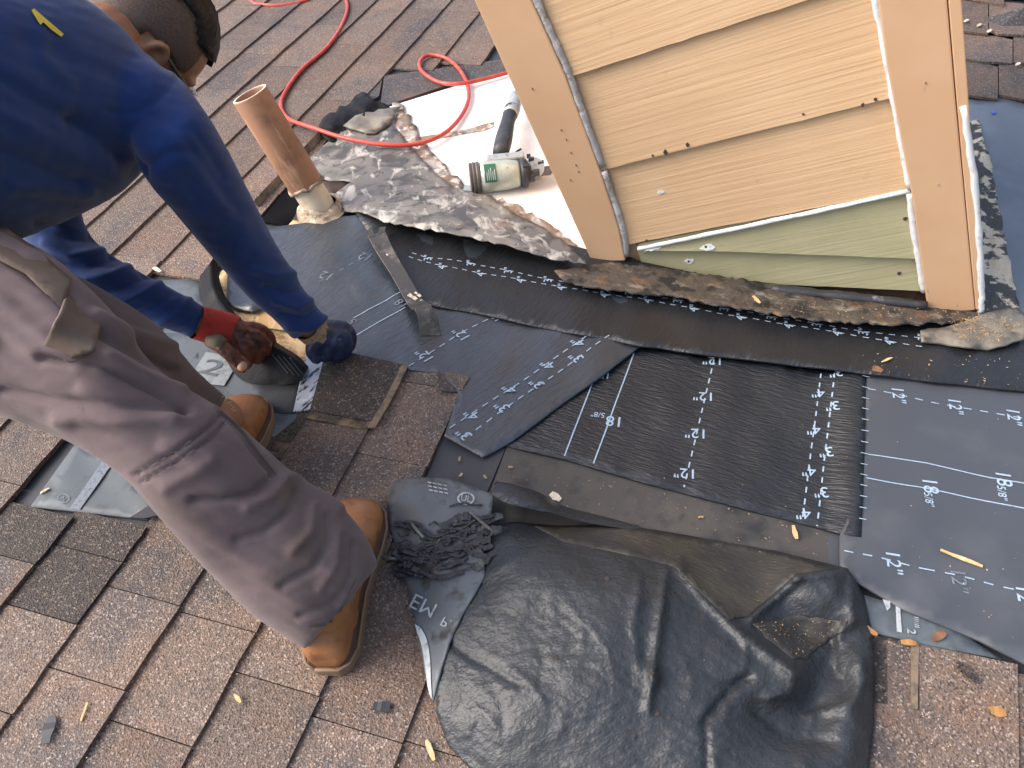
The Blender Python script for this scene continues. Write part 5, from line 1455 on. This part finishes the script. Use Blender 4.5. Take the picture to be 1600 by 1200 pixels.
decal(bp, [(-30, 360), (10, 356), (60, 390), (112, 436), (96, 486), (40, 425), (-30, 390)], m_pants_khaki, 'hip_panel', pants, off=.007, step=8, th=.003, fit=True)
def seam(line, name='seam', w=1.3):
    q = cr(line, 5); n_ = []
    for i in range(len(q)):
        t = nrm(q[min(i + 1, len(q) - 1)] - q[max(i - 1, 0)]); n_.append(np.array([-t[1], t[0]]) * w)
    decal(bp, [tuple(a + b) for a, b in zip(q, n_)] + [tuple(a - b) for a, b in zip(q[::-1], n_[::-1])], m_seam, name, pants, off=.0035, step=6)
seam([(212, 741), (260, 715), (310, 680), (343, 648)]); seam([(224, 752), (274, 724), (322, 690), (350, 660)]); seam([(342, 642), (372, 668), (400, 704), (430, 742)]); seam([(0, 402), (40, 430), (94, 484)], w=1)
seam([(64, 551), (110, 564), (148, 549)], w=1); seam([(482, 978), (520, 968), (556, 905)], w=.9)
# frayed hem of the far leg
m = MB(); r = random.Random(21)
for k in range(40):
    t = r.random(); x, y = 285 + 75 * t, 612 + 30 * t * t + r.uniform(-4, 4)
    a = Q(x, y, 1.36); m.tube([a, a + cx * r.uniform(-.008, .012) + cy * r.uniform(-.012, .004), a + cx * r.uniform(-.01, .02) + cy * r.uniform(-.016, .006)], .0008, 4)
m.build('frayed_hem', m_chip, pants, kind='stuff')
# boots
def boot(heel, toe, L=.29, mirror=1):
    a, b = P(*heel), P(*toe); t = nrm(b - a); s_ = np.cross(NN, t) * mirror; o_ = b - t * L
    pt = lambda x, y, z: o_ + t * x + s_ * y + NN * z
    mb = MB(); n = 24
    prof = [(.0, .020, .07), (.008, .032, .09), (.03, .038, .105), (.08, .040, .112), (.12, .041, .11), (.16, .045, .102), (.20, .050, .088), (.24, .050, .080), (.265, .044, .070), (.282, .030, .056), (.289, .014, .042)]
    P2 = cr(prof, 3); bi = 0
    for x, hw, top in P2:
        for k in range(n):
            th = math.tau * k / n; cxx = math.copysign(abs(math.cos(th)) ** .8, math.cos(th)); szz = math.copysign(abs(math.sin(th)) ** .8, math.sin(th))
            z = .018 + (top - .018) * (.5 + .5 * szz); mb.v.append(pt(x, hw * cxx + .006 * math.sin(math.pi * x / .3), z))
    for i in range(len(P2) - 1):
        for k in range(n): mb.f.append((i * n + k, i * n + (k + 1) % n, (i + 1) * n + (k + 1) % n, (i + 1) * n + k))
    mb.f.append(tuple(range(n))[::-1]); mb.f.append(tuple((len(P2) - 1) * n + k for k in range(n)))
    mb.tube([pt(.06, 0, .06), pt(.058, 0, .10), pt(.055, 0, .15)], [.043, .041, .040], 20)
    v, nn, f = remesh(mb, .004, 3, .6)
    x, y = proj(v)
    # flex creases across the vamp
    loc = (v - o_) @ t
    for xc, am in ((.15, -.003), (.165, .002), (.178, -.003), (.135, .002), (.12, -.003)):
        v = v + nn * (am * np.exp(-((loc + .012 * waves(x, y, int(xc * 1000), 60) - xc) / .005) ** 2) * (((v - o_) @ NN) > .05))[:, None]
    o = obj('boot', v, f, m_boot, man, smooth=True)
    sm = MB(); ol = []
    for x_, hw in ((-.006, .018), (.004, .034), (.03, .044), (.08, .044), (.12, .044), (.16, .049), (.20, .056), (.24, .056), (.27, .047), (.29, .03), (.298, .012)): ol.append((x_, hw))
    ring = [(x_, hw) for x_, hw in ol] + [(x_, -hw) for x_, hw in ol[::-1]]
    sm.prism([pt(x_, y_ + .006 * math.sin(math.pi * max(x_, 0) / .3), .004) for x_, y_ in ring], NN * .019)
    s = sm.build('sole', m_sole, o); bevel(s, .004)
    wl = MB(); wl.tube([pt(x_, y_ * .97 + .006 * math.sin(math.pi * max(x_, 0) / .3), .0285) for x_, y_ in ring] + [pt(ring[0][0], ring[0][1] * .97, .0285)], .0026, 6)
    wl.build('welt', m_sole, o, smooth=True)
    return o
boot((528, 1004), (571, 800)); boot((346, 790), (402, 640), mirror=1)
# gloves
mb = MB(); hand(mb, RH, .0022, .028)
v, nn, f = remesh(mb, .0035, 2, .5); v = folds(v, nn, [], [(33, 14, .0005, None)]); g1 = obj('glove', v, f, m_glove_blue, man, smooth=True, label='dark blue coated glove on the right hand')
m = MB(); m.tube([Q(478, 508, 1.535), Q(490, 516, 1.56), Q(497, 520, 1.57)], [.031, .0335, .034], 20, cap=False); m.build('cuff', m_glove_band, g1, smooth=True)
mb = MB(); hand(mb, LH, .0018, .028)
v, nn, f = remesh(mb, .0035, 2, .5); v = folds(v, nn, [], [(34, 12, .0005, None)]); g2 = obj('glove', v, f, m_glove_brown, man, smooth=True, label='dirty brown coated glove with red cuff on the left hand')
m = MB(); m.tube(cr([list(Q(306, 503, 1.475)), list(Q(330, 510, 1.495)), list(Q(352, 517, 1.51)), list(Q(366, 522, 1.515))], 3), [.033, .0335, .034, .035, .036, .0365, .037, .037, .0365, .0355], 20, cap=False); m.build('cuff', m_cuff_red, g2, smooth=True)
m = MB(); m.ball(Q(378, 572, 1.482), np.array([cx * .0105, cy * .0105, cz * .008]), 12, 8); m.build('fingertip', m_tip, g2, smooth=True)
m = MB(); m.tube([Q(326, 531, 1.475), Q(340, 534, 1.472), Q(350, 540, 1.472)], [.012, .016, .013], 12); m.build('palm_patch', m_glove_palm, g2, smooth=True)
